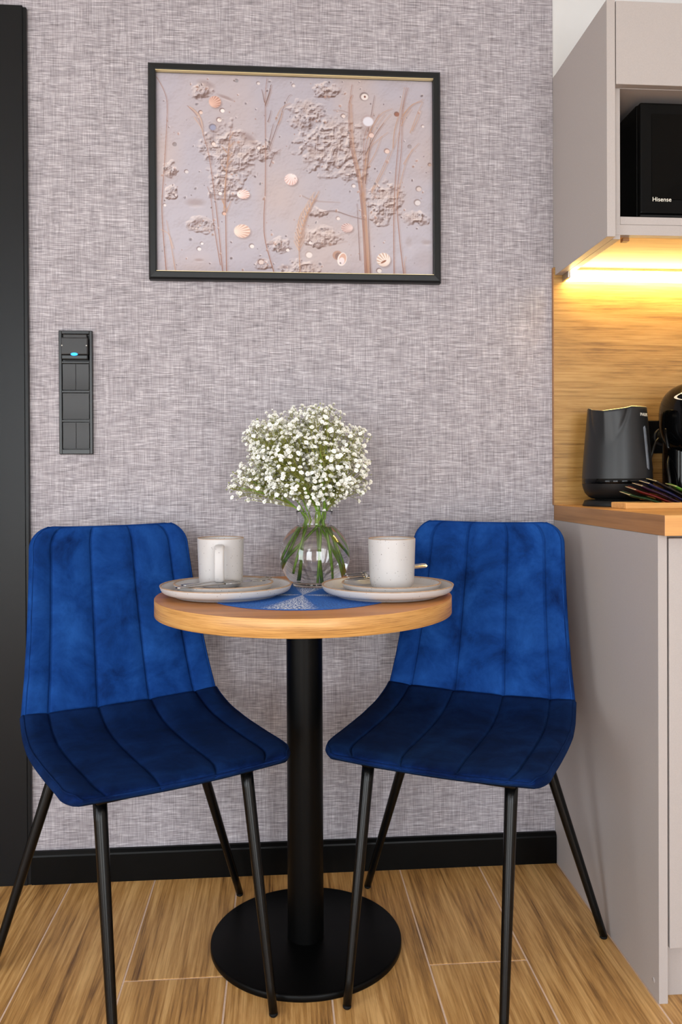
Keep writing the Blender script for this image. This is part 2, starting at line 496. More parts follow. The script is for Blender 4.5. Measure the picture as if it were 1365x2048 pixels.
def lathe_me(name, prof, mats, seg=64, idx=None, cx=0.0, cy=0.0, smooth=True, disp=None, dispz=None):
    """prof: list of (r, z); radius 0 closes the end. idx: material index of each profile span."""
    verts, faces, fi = [], [], []
    rows = []
    for r, z in prof:
        if r <= 1e-7:
            rows.append([len(verts)])
            verts.append((cx, cy, z))
        else:
            row = []
            for k in range(seg):
                a = 2 * PI * k / seg
                rr = r + (disp(a, z, r) if disp else 0.0)
                row.append(len(verts))
                verts.append((cx + rr * math.cos(a), cy + rr * math.sin(a), z + (dispz(a, z) if dispz else 0.0)))
            rows.append(row)
    for i in range(len(rows) - 1):
        A, B = rows[i], rows[i + 1]
        for k in range(seg):
            k2 = (k + 1) % seg
            if len(A) == 1 and len(B) == 1:
                continue
            if len(A) == 1:
                faces.append((A[0], B[k2], B[k]))
            elif len(B) == 1:
                faces.append((A[k], A[k2], B[0]))
            else:
                faces.append((A[k], A[k2], B[k2], B[k]))
            fi.append(idx[i] if idx else 0)
    return raw_mesh(name, verts, faces, mats if isinstance(mats, (list, tuple)) else [mats], fi, smooth)


def add_tube(verts, faces, path, radii, seg=8, cap=True):
    path = [Vector(p) for p in path]
    n = len(path)
    if not isinstance(radii, (list, tuple)):
        radii = [radii] * n
    t0 = (path[1] - path[0]).normalized()
    ref = Vector((0, 0, 1)) if abs(t0.z) < 0.9 else Vector((1, 0, 0))
    u = t0.cross(ref).normalized()
    rings = []
    for i, p in enumerate(path):
        t = (path[min(i + 1, n - 1)] - path[max(i - 1, 0)]).normalized()
        u = (u - t * u.dot(t)).normalized()
        w = t.cross(u)
        ring = []
        for k in range(seg):
            a = 2 * PI * k / seg
            ring.append(len(verts))
            verts.append(p + (u * math.cos(a) + w * math.sin(a)) * radii[i])
        rings.append(ring)
    for A, B in zip(rings, rings[1:]):
        for k in range(seg):
            k2 = (k + 1) % seg
            faces.append((A[k], A[k2], B[k2], B[k]))
    if cap:
        faces.append(tuple(reversed(rings[0])))
        faces.append(tuple(rings[-1]))


def tube_me(name, path, radii, mat, seg=16):
    v, f = [], []
    add_tube(v, f, path, radii, seg)
    return raw_mesh(name, v, f, [mat], None, True)


def smooth_path(pts, n):
    pts = [Vector(p) for p in pts]
    P = [2 * pts[0] - pts[1]] + pts + [2 * pts[-1] - pts[-2]]
    out = []
    for i in range(1, len(P) - 2):
        for k in range(n):
            t = k / n
            a, b, c, d = P[i - 1], P[i], P[i + 1], P[i + 2]
            out.append(0.5 * ((2 * b) + (c - a) * t + (2 * a - 5 * b + 4 * c - d) * t * t + (3 * b - a - 3 * c + d) * t ** 3))
    out.append(pts[-1])
    return out


def link(name, me, parent=None, loc=(0, 0, 0), rot=(0, 0, 0), **props):
    o = bpy.data.objects.new(name, me)
    COL.objects.link(o)
    o.parent = parent
    o.location = loc
    o.rotation_euler = rot
    for k, v in props.items():
        o[k] = v
    return o


def thing(name, label, category, loc=(0, 0, 0), rotz=0.0, group=None):
    o = link(name, None, None, loc, (0, 0, rotz))
    o.empty_display_size = 0.05
    o['label'] = label
    o['category'] = category
    if group:
        o['group'] = group
    return o


def copy_thing(src, loc, rotz, label):
    c = src.copy()
    COL.objects.link(c)
    c.location = loc
    c.rotation_euler = (0, 0, rotz)
    c['label'] = label
    for ch in list(src.children):
        d = ch.copy(); COL.objects.link(d); d.parent = c
        for g in list(ch.children):
            e = g.copy(); COL.objects.link(e); e.parent = d
    return c


def structure(name, me, parent=None, **kw):
    o = link(name, me, parent, **kw)
    if parent is None:
        o['kind'] = 'structure'
    return o


def text_me(name, body, size, mat, extrude=0.0004, align='LEFT', xscale=1.0):
    cu = bpy.data.curves.new(name, 'FONT')
    cu.body = body
    cu.size = size
    cu.extrude = extrude
    cu.align_x = align
    cu.space_character = 1.02
    o = bpy.data.objects.new(name, cu)
    COL.objects.link(o)
    bpy.context.view_layer.update()
    dg = bpy.context.evaluated_depsgraph_get()
    me = bpy.data.meshes.new_from_object(o.evaluated_get(dg))
    bpy.data.objects.remove(o, do_unlink=True)
    bpy.data.curves.remove(cu)
    me.name = name
    me.materials.clear()
    me.materials.append(mat)
    return me


def shade_auto(me, deg=35):
    me.polygons.foreach_set('use_smooth', [True] * len(me.polygons))
    try:
        me.set_sharp_from_angle(angle=math.radians(deg))
    except Exception:
        pass


# ------------------------------------------------------------------ room shell
XR = 0.699                                            # plane where the wallpaper ends and the kitchen begins
structure('wall_back', box_me('wall_back', M['plaster'], ROOM_X0, ROOM_X1, 0.002, 0.12, 0.0, ROOM_Z1))
wp_holder = bpy.data.objects['wall_back']
link('wallpaper', box_me('wallpaper', M['wallpaper'], ROOM_X0 + 0.02, XR, 0.0, 0.003, 0.0, ROOM_Z1), wp_holder)
bm = bmesh.new()
for (a0_, a1_, b0_, b1_) in ((ROOM_Y0, ADDED_WINDOW[0], 0.0, ROOM_Z1), (ADDED_WINDOW[1], 0.12, 0.0, ROOM_Z1), (ADDED_WINDOW[0], ADDED_WINDOW[1], 0.0, ADDED_WINDOW[2]), (ADDED_WINDOW[0], ADDED_WINDOW[1], ADDED_WINDOW[3], ROOM_Z1)):
    bm_box(bm, ROOM_X0 - 0.1, ROOM_X0, a0_, a1_, b0_, b1_)
structure('wall_left', bm_mesh('wall_left', bm, M['side_wall']))
structure('wall_right', box_me('wall_right', M['side_wall'], ROOM_X1, ROOM_X1 + 0.1, ROOM_Y0, 0.12, 0.0, ROOM_Z1))
structure('ceiling', box_me('ceiling', M['ceil'], ROOM_X0 - 0.1, ROOM_X1 + 0.1, ROOM_Y0 - 0.15, 0.12, ROOM_Z1, ROOM_Z1 + 0.1))
bm = bmesh.new()
xs = [ROOM_X0 - 0.1] + [v for w in WINDOWS for v in (w[0], w[1])] + [ROOM_X1 + 0.1]
for i in range(0, len(xs), 2):
    bm_box(bm, xs[i], xs[i + 1], ROOM_Y0 - 0.15, ROOM_Y0, 0.0, ROOM_Z1)
for w in WINDOWS:
    bm_box(bm, w[0], w[1], ROOM_Y0 - 0.15, ROOM_Y0, 0.0, w[2])
    bm_box(bm, w[0], w[1], ROOM_Y0 - 0.15, ROOM_Y0, w[3], ROOM_Z1)
structure('wall_front', bm_mesh('wall_front', bm, M['side_wall']))
for k, w in enumerate(WINDOWS):
    bm = bmesh.new()
    y0, y1, t = ROOM_Y0 + 0.001, ROOM_Y0 + 0.03, 0.05
    bm_box(bm, w[0], w[1], y0, y1, w[2], w[2] + t)
    bm_box(bm, w[0], w[1], y0, y1, w[3] - t, w[3])
    bm_box(bm, w[0], w[0] + t, y0, y1, w[2], w[3])
    bm_box(bm, w[1] - t, w[1], y0, y1, w[2], w[3])
    mxx = (w[0] + w[1]) / 2
    bm_box(bm, mxx - 0.03, mxx + 0.03, y0, y1, w[2], w[3])
    structure('window_%d' % (k + 1), bm_mesh('window_frame', bm, M['white_frame']))

bm = bmesh.new()
y0, y1, z0, z1 = ADDED_WINDOW
for (a0_, a1_, b0_, b1_) in ((y0, y0 + 0.05, z0, z1), (y1 - 0.05, y1, z0, z1), (y0, y1, z0, z0 + 0.05), (y0, y1, z1 - 0.05, z1)):
    bm_box(bm, ROOM_X0 + 0.001, ROOM_X0 + 0.03, a0_, a1_, b0_, b1_)
structure('window_3', bm_mesh('window_frame', bm, M['white_frame']))  # frame of the added window that goes with the fill lamp

# floor: wood-look tiles 0.2 x 1.2 m laid lengthwise, pale grout between
floor = structure('floor', box_me('floor', M['grout'], ROOM_X0 - 0.1, ROOM_X1 + 0.1, ROOM_Y0 - 0.15, 0.12, -0.05, -0.0012))
PITCH, TLEN, GAP = 0.2018, 1.2, 0.0019
tile_me = box_me('floor_tile', M['tile'], -PITCH / 2 + GAP, PITCH / 2 - GAP, -TLEN / 2 + GAP, TLEN / 2 - GAP, -0.008, 0.0, 0.0004, 1)
JOINT = {-3: -0.62, -2: -0.4115, -1: -0.95, 0: -0.62, 1: -0.4085, 2: -0.93, -4: -0.3, 3: -0.5}
x_ref = 0.0935
col_i = -10
while x_ref + col_i * PITCH < ROOM_X1:
    xc = x_ref + (col_i + 0.5) * PITCH
    if xc - PITCH / 2 > ROOM_X0 - 0.1:
        # column k spans joints k..k+1; its end joint sits at JOINT
        j = {-3: -0.85, -2: -0.4115, -1: -0.80, 0: -0.70, 1: -0.4085, 2: -0.95}.get(col_i, -0.4 - 0.4 * (col_i % 3))
        y = j + TLEN / 2
        while y > ROOM_Y0 - TLEN / 2:
            link('tile', tile_me, floor, (xc, y, 0.0))
            y -= TLEN
    col_i += 1

# skirting board and the dark door at the left
bm = bmesh.new()
bm_box(bm, -0.6045, XR - 0.001, -0.0145, -0.0002, 0.0, 0.066)
v, f = [], []
for x in (-0.6045, XR - 0.001):
    for (y, z) in ((-0.0145, 0.0665), (-0.0135, 0.0705), (-0.008, 0.0775), (-0.0002, 0.0775), (-0.0002, 0.0665)):
        v.append((x, y, z))
f = [(0, 1, 6, 5), (1, 2, 7, 6), (2, 3, 8, 7), (3, 4, 9, 8), (4, 0, 5, 9), (4, 3, 2, 1, 0), (5, 6, 7, 8, 9)]
tmp = raw_mesh('tmp', v, f)
bm.from_mesh(tmp)
bpy.data.meshes.remove(tmp)
structure('baseboard_back', bm_mesh('baseboard_back', bm, M['skirting']))

door = structure('door_1', None)
bm = bmesh.new()
bm_box(bm, -0.695, -0.6135, -0.0150, -0.0003, 0.0, 2.1245, 0.0012, 2)
bm_box(bm, -0.6145, -0.6055, -0.0125, -0.0003, 0.0, 2.1215, 0.0012, 2)
bm_box(bm, -1.565, -0.694, -0.0150, -0.0003, 2.044, 2.1245, 0.0012, 2)
bm_box(bm, -1.645, -1.564, -0.0150, -0.0003, 0.0, 2.1245, 0.0012, 2)
link('casing', bm_mesh('casing', bm, M['casing']), door)
link('door_leaf', box_me('door_leaf', M['casing'], -1.563, -0.697, -0.010, -0.0003, 0.006, 2.042, 0.002), door)
bm = bmesh.new()
bm_box(bm, -1.52, -1.505, -0.055, -0.009, 1.04, 1.055, 0.003)
bm_box(bm, -1.52, -1.39, -0.06, -0.045, 1.038, 1.057, 0.004)
bm_box(bm, -1.54, -1.49, -0.014, -0.009, 1.02, 1.075, 0.002)
link('handle', bm_mesh('handle', bm, M['black']), door)


# ------------------------------------------------------------------ kitchen corner
# lower cabinet
ZC, ZT, DC, DW = 0.8738, 0.9115, 0.564, 0.5915
KX1 = 1.72
t = thing('base_cabinet', 'greige base cabinet with a full-height end panel under the oak worktop', 'cabinet', (XR, 0, 0))
link('side_panel', box_me('side_panel', M['greige'], 0.0005, 0.0178, -DC, -0.0005, 0.0, ZC - 0.0004, 0.0006, 1), t)
bm = bmesh.new()
bm_box(bm, 0.0178, KX1 - XR, -DC + 0.021, -0.001, 0.1, ZC - 0.0008)
link('carcass', bm_mesh('carcass', bm, M['greige_dark']), t)
for k in range(2):
    x0 = 0.0213 + k * 0.5
    link('door', box_me('cabinet_door', M['greige'], x0, x0 + 0.497, -DC - 0.0005, -DC + 0.0185, 0.1028, 0.8675, 0.0012, 2), t)
link('plinth', box_me('plinth', M['greige'], 0.0178, KX1 - XR, -0.540, -0.524, 0.0, 0.1003, 0.0006, 1), t)
link('screw_cap', lathe_me('screw_cap', [(0, 0.0012), (0.0045, 0.0010), (0.0052, 0.0)], M['greige'], 20), t, (0.0006, -0.542, 0.032), (0, -PI / 2, 0))

t = thing('worktop', 'oak-look kitchen worktop with a squared end over the greige base cabinet', 'worktop', (XR, 0, ZC))
H = ZT - ZC
link('slab', box_me('slab', M['oakcounter'], 0.0012, KX1 - XR, -DW + 0.0015, -0.0005, 0.0, H, 0.0008, 1), t)
link('end_band', box_me('end_band', M['oakend'], 0.0, 0.0013, -DW + 0.001, -0.0005, 0.0, H, 0.0003, 1), t)
link('front_band', box_me('front_band', M['oakcounter'], 0.0006, KX1 - XR, -DW, -DW + 0.0016, 0.0, H, 0.0005, 1), t)

t = thing('splashback', 'oak-look splashback panel on the wall between worktop and wall cabinet', 'panel', (XR - 0.004, 0, ZT))
link('panel', box_me('panel', M['oakpanel'], 0.0012, KX1 - XR, -0.012, -0.0004, 0.0002, 0.604, 0.0004, 1), t)
link('edge_band', box_me('edge_band', M['oakend'], 0.0, 0.0013, -0.012, -0.0002, 0.0002, 0.604, 0.0003, 1), t)

# wall cabinet with an open niche for the microwave
YF, YB = -0.337, -0.319
ZU, ZTOP = 1.4955, 2.0005
t = thing('wall_cabinet', 'greige wall cabinet with an open microwave niche under its flap door', 'cabinet', (XR, 0, ZU))
g, gd = M['greige'], M['greige_dark']
KW = 0.62
bm = bmesh.new()
bm_box(bm, 0.0005, 0.0192, YF, -0.0126, 0.0, ZTOP - ZU, 0.0006, 1)
bm_box(bm, 0.0005, 0.0190, -0.0135, -0.0006, 0.0208, ZTOP - ZU)
link('side_panel', bm_mesh('side_panel', bm, g), t)
link('niche_side', box_me('niche_side', g, 0.0194, 0.0372, YB, -0.0125, 0.0, 0.3245, 0.0005, 1), t)
link('niche_side', box_me('niche_side', g, KW, KW + 0.018, YB, -0.0125, 0.0, 0.3245, 0.0005, 1), t)
link('bottom_board', box_me('bottom_board', M['bamboo'], 0.0194, KW + 0.018, YB + 0.0183, -0.0125, 0.0092, 0.0318, 0.0005, 1), t)
link('bottom_rail', box_me('bottom_rail', g, 0.0194, KW + 0.018, YB - 0.0006, YB + 0.018, 0.0092, 0.0316, 0.0005, 1), t)
link('niche_floor', box_me('niche_floor', g, 0.0374, KW, YB, -0.0125, 0.0322, 0.0490, 0.0005, 1), t)
link('niche_back', box_me('niche_back', gd, 0.0374, KW, -0.0165, -0.0125, 0.049, 0.3245), t)
link('niche_ceiling', box_me('niche_ceiling', g, 0.0194, KW + 0.018, YB, -0.0125, 0.3248, 0.3428, 0.0005, 1), t)
link('flap_door', box_me('flap_door', g, 0.0212, KW + 0.018, YF, YB - 0.001, 0.3255, ZTOP - ZU - 0.002, 0.001, 2), t)
link('top_box', box_me('top_box', gd, 0.0194, KW + 0.018, YB, -0.0125, 0.343, ZTOP - ZU), t)
link('magnet_catch', box_me('magnet_catch', M['oakend'], 0.052, 0.066, -0.30, -0.285, 0.002, 0.0095, 0.001), t)

# LED profile under the wall cabinet, close to the splashback
t = thing('led_strip', 'lit warm LED profile under the wall cabinet along the splashback', 'light', (XR, 0, ZU))
bm = bmesh.new()
bm_box(bm, 0.027, KW, -0.050, -0.0125, 0.0030, 0.0088, 0.0005, 1)
link('profile', bm_mesh('profile', bm, M['alu']), t)
link('diffuser', box_me('diffuser', M['led'], 0.027, KW - 0.01, -0.052, -0.0128, -0.0160, 0.0028, 0.003, 2), t)
link('end_cap', box_me('end_cap', M['alu'], 0.0195, 0.0268, -0.053, -0.0125, -0.0165, 0.0088, 0.002, 2), t)

# microwave
MX0, MW, MZ = 0.0905, 0.44, 0.247
t = thing('microwave', 'glossy black microwave oven sitting in the wall cabinet niche', 'microwave', (XR, 0, ZU + 0.0490))
link('body', box_me('body', M['oven_black'], MX0 - 0.001, MX0 + MW, -0.283, -0.02, 0.012, 0.012 + MZ, 0.004, 2), t)
link('door', box_me('door', M['oven_black'], MX0, MX0 + 0.33, -0.3005, -0.2835, 0.014, 0.010 + MZ, 0.004, 3), t)
link('door_window', box_me('door_window', M['dark_glass'], MX0 + 0.026, MX0 + 0.31, -0.3022, -0.3, 0.045, MZ - 0.015, 0.0008, 1), t)
link('control_panel', box_me('control_panel', M['gloss_black'], MX0 + 0.332, MX0 + MW, -0.3005, -0.2835, 0.014, 0.010 + MZ, 0.004, 3), t)
link('bottom_trim', box_me('bottom_trim', M['black'], MX0 + 0.002, MX0 + MW, -0.296, -0.284, 0.008, 0.0138, 0.001, 1), t)
for fx in (MX0 + 0.012, MX0 + MW - 0.03):
    for fy in (-0.278, -0.06):
        link('foot', lathe_me('foot', [(0, 0), (0.010, 0.0), (0.011, 0.004), (0.009, 0.0122), (0, 0.0122)], M['chrome' if fy < -0.2 else 'rubber'], 20), t, (fx, fy, 0))
me = text_me('lettering', 'Hisense', 0.0135, M['lettering'])
link('lettering', me, t, (MX0 + 0.0262, -0.3024, 0.0405), (PI / 2, 0, 0))

# wall socket on the splashback
t = thing('power_socket', 'black double wall socket on the splashback behind the kettle', 'socket', (0.9335, -0.0121, 1.0423))
bm = bmesh.new()
bm_box(bm, 0.0, 0.155, -0.009, 0.0, 0.0, 0.084, 0.002, 2)
link('frame', bm_mesh('frame', bm, M['switch_frame']), t)
for k in range(2):
    link('socket_insert', lathe_me('socket_insert', [(0, 0.001), (0.017, 0.001), (0.0185, 0.0045), (0.0225, 0.0045), (0.023, 0.0)], M['switch'], 40), t,
         (0.042 + 0.071 * k, -0.009, 0.042), (PI / 2, 0, 0))
t = thing('power_plug', 'black mains plug pushed into the double wall socket', 'plug', (0.9755, -0.0215, 1.0843))
link('body', lathe_me('plug_body', [(0, 0.026), (0.012, 0.026), (0.0165, 0.022), (0.0172, 0.003), (0.0165, 0.0), (0, 0)], M['cord'], 32), t, (0, 0, 0), (PI / 2, 0, 0))
link('cord', tube_me('plug_cord', smooth_path([(-0.015, -0.012, -0.004), (-0.026, -0.013, -0.02), (-0.040, -0.013, -0.07), (-0.046, -0.012, -0.13), (-0.050, -0.012, -0.168)], 8), 0.0032, M['cord'], 10), t)

# kettle
KC = (0.8232, -0.098, ZT)
t = thing('electric_kettle', 'anthracite electric kettle with a dark gauge on the oak worktop', 'kettle', KC)
link('power_base', lathe_me('power_base', [(0, 0.0), (0.0805, 0.0), (0.0815, 0.002), (0.0785, 0.0085), (0.0765, 0.0135), (0.070, 0.0150), (0, 0.0150)], M['kettle_dark'], 72), t)
SP = math.radians(226)                                # the spout points to the left and a little to the front


def spout(a, z, r):
    d = (a - SP + PI) % (2 * PI) - PI
    if z < 0.150:
        return 0.0
    k = min(1.0, (z - 0.150) / 0.086)
    w = 0.72 * math.sqrt(k) + 0.02
    e = max(0.0, 1 - abs(d) / w)
    return 0.013 * k * e - 0.0030 * k * math.exp(-((abs(d) - w) / 0.06) ** 2)


def lip(a, z):
    d = (a - SP + PI) % (2 * PI) - PI
    return -0.010 * max(0.0, 1 - abs(d) / 0.85) ** 0.7 * max(0.0, min(1.0, (z - 0.20) / 0.035))


prof = [(0.052, 0.0175), (0.060, 0.019), (0.068, 0.0235), (0.0755, 0.032), (0.0803, 0.044), (0.0822, 0.0545)]
link('lower_shell', lathe_me('lower_shell', [(0, 0.0175)] + prof, M['kettle_dark'], 96), t)
link('collar', lathe_me('collar', [(0.046, 0.0150), (0.052, 0.0152), (0.052, 0.0176), (0.0, 0.0176)], M['rubber'], 64), t)
link('gloss_band', lathe_me('gloss_band', [(0.0822, 0.0546), (0.08265, 0.0550), (0.08255, 0.0665), (0.0819, 0.0670)], M['gloss_black'], 96), t)
bp_ = [(0.0821, 0.0668)]
for k in range(1, 25):
    q = k / 24
    bp_.append((0.0823 - 0.0135 * q ** 1.15, 0.0668 + 0.170 * q))
bp_ += [(0.0675, 0.2385), (0.0665, 0.2365), (0.0650, 0.2260), (0.063, 0.2250), (0.0, 0.2250)]
link('body', lathe_me('kettle_body', bp_, M['kettle'], 180, disp=spout, dispz=lip), t)
link('rim_line', lathe_me('rim_line', [(0.0665, 0.2383), (0.0678, 0.2391), (0.0688, 0.2380)], M['alu'], 180, disp=spout, dispz=lip), t)
lid = link('lid', lathe_me('lid', [(0, 0.2345), (0.045, 0.2335), (0.058, 0.2290), (0.0615, 0.2255), (0, 0.2252)], M['kettle'], 64), t)
# handle to the back right, joined at the top and near the bottom
HA = math.radians(14)
hx, hy = math.cos(HA), math.sin(HA)
hp = [(0.063, 0.232), (0.0735, 0.226), (0.0775, 0.19), (0.0835, 0.14), (0.0895, 0.10), (0.0910, 0.085), (0.086, 0.076), (0.078, 0.074)]
pts = smooth_path([(r * hx, r * hy, z) for r, z in hp], 5)
v, f = [], []
n = len(pts)
for i, p in enumerate(pts):
    tt = (pts[min(i + 1, n - 1)] - pts[max(i - 1, 0)]).normalized()
    side = Vector((-hy, hx, 0))
    nn = tt.cross(side)
    for k in range(12):
        a = 2 * PI * k / 12
        v.append(p + side * math.cos(a) * 0.017 + nn * math.sin(a) * 0.007)
for i in range(n - 1):
    for k in range(12):
        f.append((i * 12 + k, i * 12 + (k + 1) % 12, (i + 1) * 12 + (k + 1) % 12, (i + 1) * 12 + k))
f += [tuple(range(11, -1, -1)), tuple(range((n - 1) * 12, n * 12))]
link('handle', raw_mesh('handle', v, f, [M['kettle_dark']], None, True), t)
# water gauge: a smoked strip set in the body, and the lettering, both bent around the body
GA = math.radians(-54)


def on_kettle(ang, z, off=0.0):
    q = max(0.0, min(1.0, (z - 0.0668) / 0.170))
    r = 0.0823 - 0.0135 * q ** 1.15 + off
    return Vector((r * math.cos(ang), r * math.sin(ang), z))


v, f = [], []
ng = 26
for i in range(ng + 1):
    q = i / ng
    z = 0.088 + 0.104 * q
    half = 0.0062 * math.sqrt(max(0.0, 1 - max(0.0, abs(q - 0.5) * 2 - 0.90) ** 2 / 0.01)) + 0.0002
    for k, u in enumerate((-1, -0.5, 0, 0.5, 1)):
        a = GA + half * u / 0.08 + 0.10 * (0.5 - q) * 0.5
        v.append(on_kettle(a, z, 0.0002 + 0.0016 * (1 - u * u)))
for i in range(ng):
    for k in range(4):
        f.append((i * 5 + k, i * 5 + k + 1, (i + 1) * 5 + k + 1, (i + 1) * 5 + k))
link('water_gauge', raw_mesh('water_gauge', v, f, [M['gauge']], None, True), t)
me = text_me('lettering', 'PHILIPS', 0.0105, M['lettering'], 0.0002)
for vv in me.vertices:
    x, y, zz = vv.co
    p = on_kettle(math.radians(-66) + x / 0.070, 0.2155 + y, 0.0006 + zz)
    vv.co = p
link('lettering', me, t)

# coffee machine: round glossy head over a slim column
CM = (1.006, -0.150, ZT)
t = thing('coffee_machine', 'round-headed glossy black capsule coffee machine at the frame edge on the worktop', 'coffee maker', CM)


def superellipsoid(name, rx, ry, rz, e1, e2, mat, nu=48, nv=32, zc=0.0):
    v, f = [], []
    pw = lambda c, e: math.copysign(abs(c) ** e, c)
    for i in range(nv + 1):
        b = -PI / 2 + PI * i / nv
        for k in range(nu):
            a = 2 * PI * k / nu
            v.append((rx * pw(math.cos(b), e1) * pw(math.cos(a), e2), ry * pw(math.cos(b), e1) * pw(math.sin(a), e2), zc + rz * pw(math.sin(b), e1)))
    for i in range(nv):
        for k in range(nu):
            f.append((i * nu + k, i * nu + (k + 1) % nu, (i + 1) * nu + (k + 1) % nu, (i + 1) * nu + k))
    return raw_mesh(name, v, f, [mat], None, True)


link('foot_base', box_me('foot_base', M['gloss_black'], -0.066, 0.066, -0.05, 0.10, 0.0, 0.026, 0.008, 3), t)
link('column', superellipsoid('column', 0.066, 0.05, 0.085, 0.25, 0.6, M['gloss_black'], zc=0.092), t, (0, 0.035, 0))
link('head', superellipsoid('head', 0.0865, 0.092, 0.088, 0.75, 0.8, M['gloss_black'], zc=0.210), t)
link('drip_tray', superellipsoid('drip_tray', 0.046, 0.030, 0.036, 0.5, 1.0, M['grey_disc'], zc=0.082), t, (0, -0.012, 0))
link('capsule_holder', lathe_me('capsule_holder', [(0, 0.125), (0.03, 0.125), (0.042, 0.135), (0.05, 0.15), (0, 0.15)], M['black'], 40), t, (0.0, -0.02, 0.0))
link('lever', tube_me('lever', smooth_path([(-0.084, 0.0, 0.185), (-0.0895, -0.012, 0.165), (-0.0875, -0.020, 0.135)], 6), [0.004] * 12 + [0.003], M['gloss_black'], 10), t)
# emblem on the upper front of the head: a pale oval with two words in it
Em = bmesh.new()


def head_pt(x, z):
    c = 1 - (abs(x) / 0.0865) ** 2.5
    zz = abs((z - 0.213) / 0.088) ** (2 / 0.75)
    inner = max(0.0, (1 - zz)) ** (0.75 / 0.8) - (abs(x) / 0.0865) ** (2 / 0.8)
    return Vector((x, -0.092 * max(0.0, inner) ** (0.8 / 2), z))


ECX, ECZ = -0.055, 0.2590
v, f = [], []
NE = 48
for k in range(NE):
    a = 2 * PI * k / NE
    for s_ in (1.0, 0.9):
        p = head_pt(ECX + 0.0245 * s_ * math.cos(a), ECZ + 0.0115 * s_ * math.sin(a) + 0.004 * math.cos(a) * s_)
        v.append(p + Vector((0, -0.0012, 0.0009)))
for k in range(NE):
    k2 = (k + 1) % NE
    f.append((2 * k, 2 * k2, 2 * k2 + 1, 2 * k + 1))
link('emblem_ring', raw_mesh('emblem_ring', v, f, [M['lettering']]), t)
for wd, dz in (('DOLCE', 0.0005), ('GUSTO', -0.0070)):
    me = text_me('lettering', wd, 0.0098, M['lettering'], 0.0002, 'CENTER')
    for vv in me.vertices:
        x, y, zz = vv.co
        vv.co = head_pt(ECX + x, ECZ + dz + y) + Vector((0, -0.0014 - zz, 0.001))
    link('lettering', me, t)
link('power_cord', tube_me('power_cord', smooth_path([(-0.060, 0.03, 0.125), (-0.075, 0.01, 0.10), (-0.083, -0.015, 0.06), (-0.086, -0.024, 0.02), (-0.086, -0.005, 0.0035), (-0.05, 0.05, 0.0035)], 8), 0.0034, M['cord'], 10), t)

# tray with tea sachets
TX, TY = 0.753, -0.305
t = thing('serving_tray', 'small bamboo serving tray holding sachets in front of the kettle', 'tray', (TX, TY, ZT))
bm = bmesh.new()
bm_box(bm, 0.0055, 0.3345, 0.0055, 0.0725, 0.0, 0.006)
link('tray_base', bm_mesh('tray_base', bm, M['bamboo']), t)
for (a0, a1, b0, b1) in ((0.0, 0.34, 0.0, 0.006), (0.0, 0.34, 0.072, 0.078), (0.0, 0.006, 0.006, 0.072), (0.334, 0.34, 0.006, 0.072)):
    link('tray_rim', box_me('tray_rim', M['bamboo'], a0, a1, b0, b1, 0.0, 0.0140, 0.0018, 2), t)


def sachet_me(name, mat, L, W):
    """A filled flat packet: length along x, width along y, crimped ends."""
    v, f, fi = [], [], []
    nx, ny = 28, 8
    for side in (1, -1):
        for i in range(nx + 1):
            for j in range(ny + 1):
                q, p = i / nx, j / ny
                crimp = min(1, min(q, 1 - q) / 0.05) * min(1, min(p, 1 - p) / 0.12)
                h = 0.0021 * math.sin(min(1, crimp) * PI / 2) + 0.0008
                v.append((q * L, p * W, side * h + 0.0012 * math.sin(q * 9 + p * 3) * crimp))
    o = (nx + 1) * (ny + 1)
    for s_ in (0, 1):
        for i in range(nx):
            for j in range(ny):
                a = s_ * o + i * (ny + 1) + j
                q = (a, a + ny + 1, a + ny + 2, a + 1)
                f.append(q if s_ == 0 else tuple(reversed(q)))
                fi.append(0)
    for i in range(nx):
        for j in (0, ny):
            a = i * (ny + 1) + j
            f.append((a, a + o, a + ny + 1 + o, a + ny + 1) if j == 0 else (a, a + ny + 1, a + ny + 1 + o, a + o)); fi.append(0)
    for j in range(ny):
        for i in (0, nx):
            a = i * (ny + 1) + j
            f.append((a, a + 1, a + 1 + o, a + o) if i == 0 else (a + 1, a, a + o, a + 1 + o)); fi.append(1)
    return raw_mesh(name, v, f, [mat, M['sachet_edge']], fi, True)


rs = random.Random(4)
SPOTS = [(0.074, 0.0105, 0.085, 14), (0.094, 0.0115, 0.095, 19), (0.112, 0.0115, 0.100, 23), (0.130, 0.0120, 0.104, 25),
         (0.148, 0.0120, 0.108, 27), (0.178, 0.0120, 0.088, 25), (0.202, 0.0115, 0.050, 25)]
WHERE = ['lowest and leftmost on the tray', 'second from the kettle side', 'third in the fan', 'in the middle of the fan', 'leaning steepest against the others',
         'towards the right of the fan', 'rightmost in the fan']
for (nm, c), (sx, sz, L, tilt), wh in zip(SACHETS, SPOTS, WHERE):
    o = link('sachet', sachet_me('sachet', M['sachet ' + nm], L, 0.058), None, (TX + 0.022 + sx, TY + 0.009 + 0.002 * rs.random(), ZT + sz), (math.radians(4), 0, 0))
    o.rotation_euler = Euler((math.radians(-7), PI + math.radians(tilt), 0), 'XYZ')
    o['label'] = '%s foil sachet on the bamboo tray, %s' % (nm, wh)
    o['category'] = 'sachet'
    o['group'] = 'sachets fanned out on the bamboo tray'

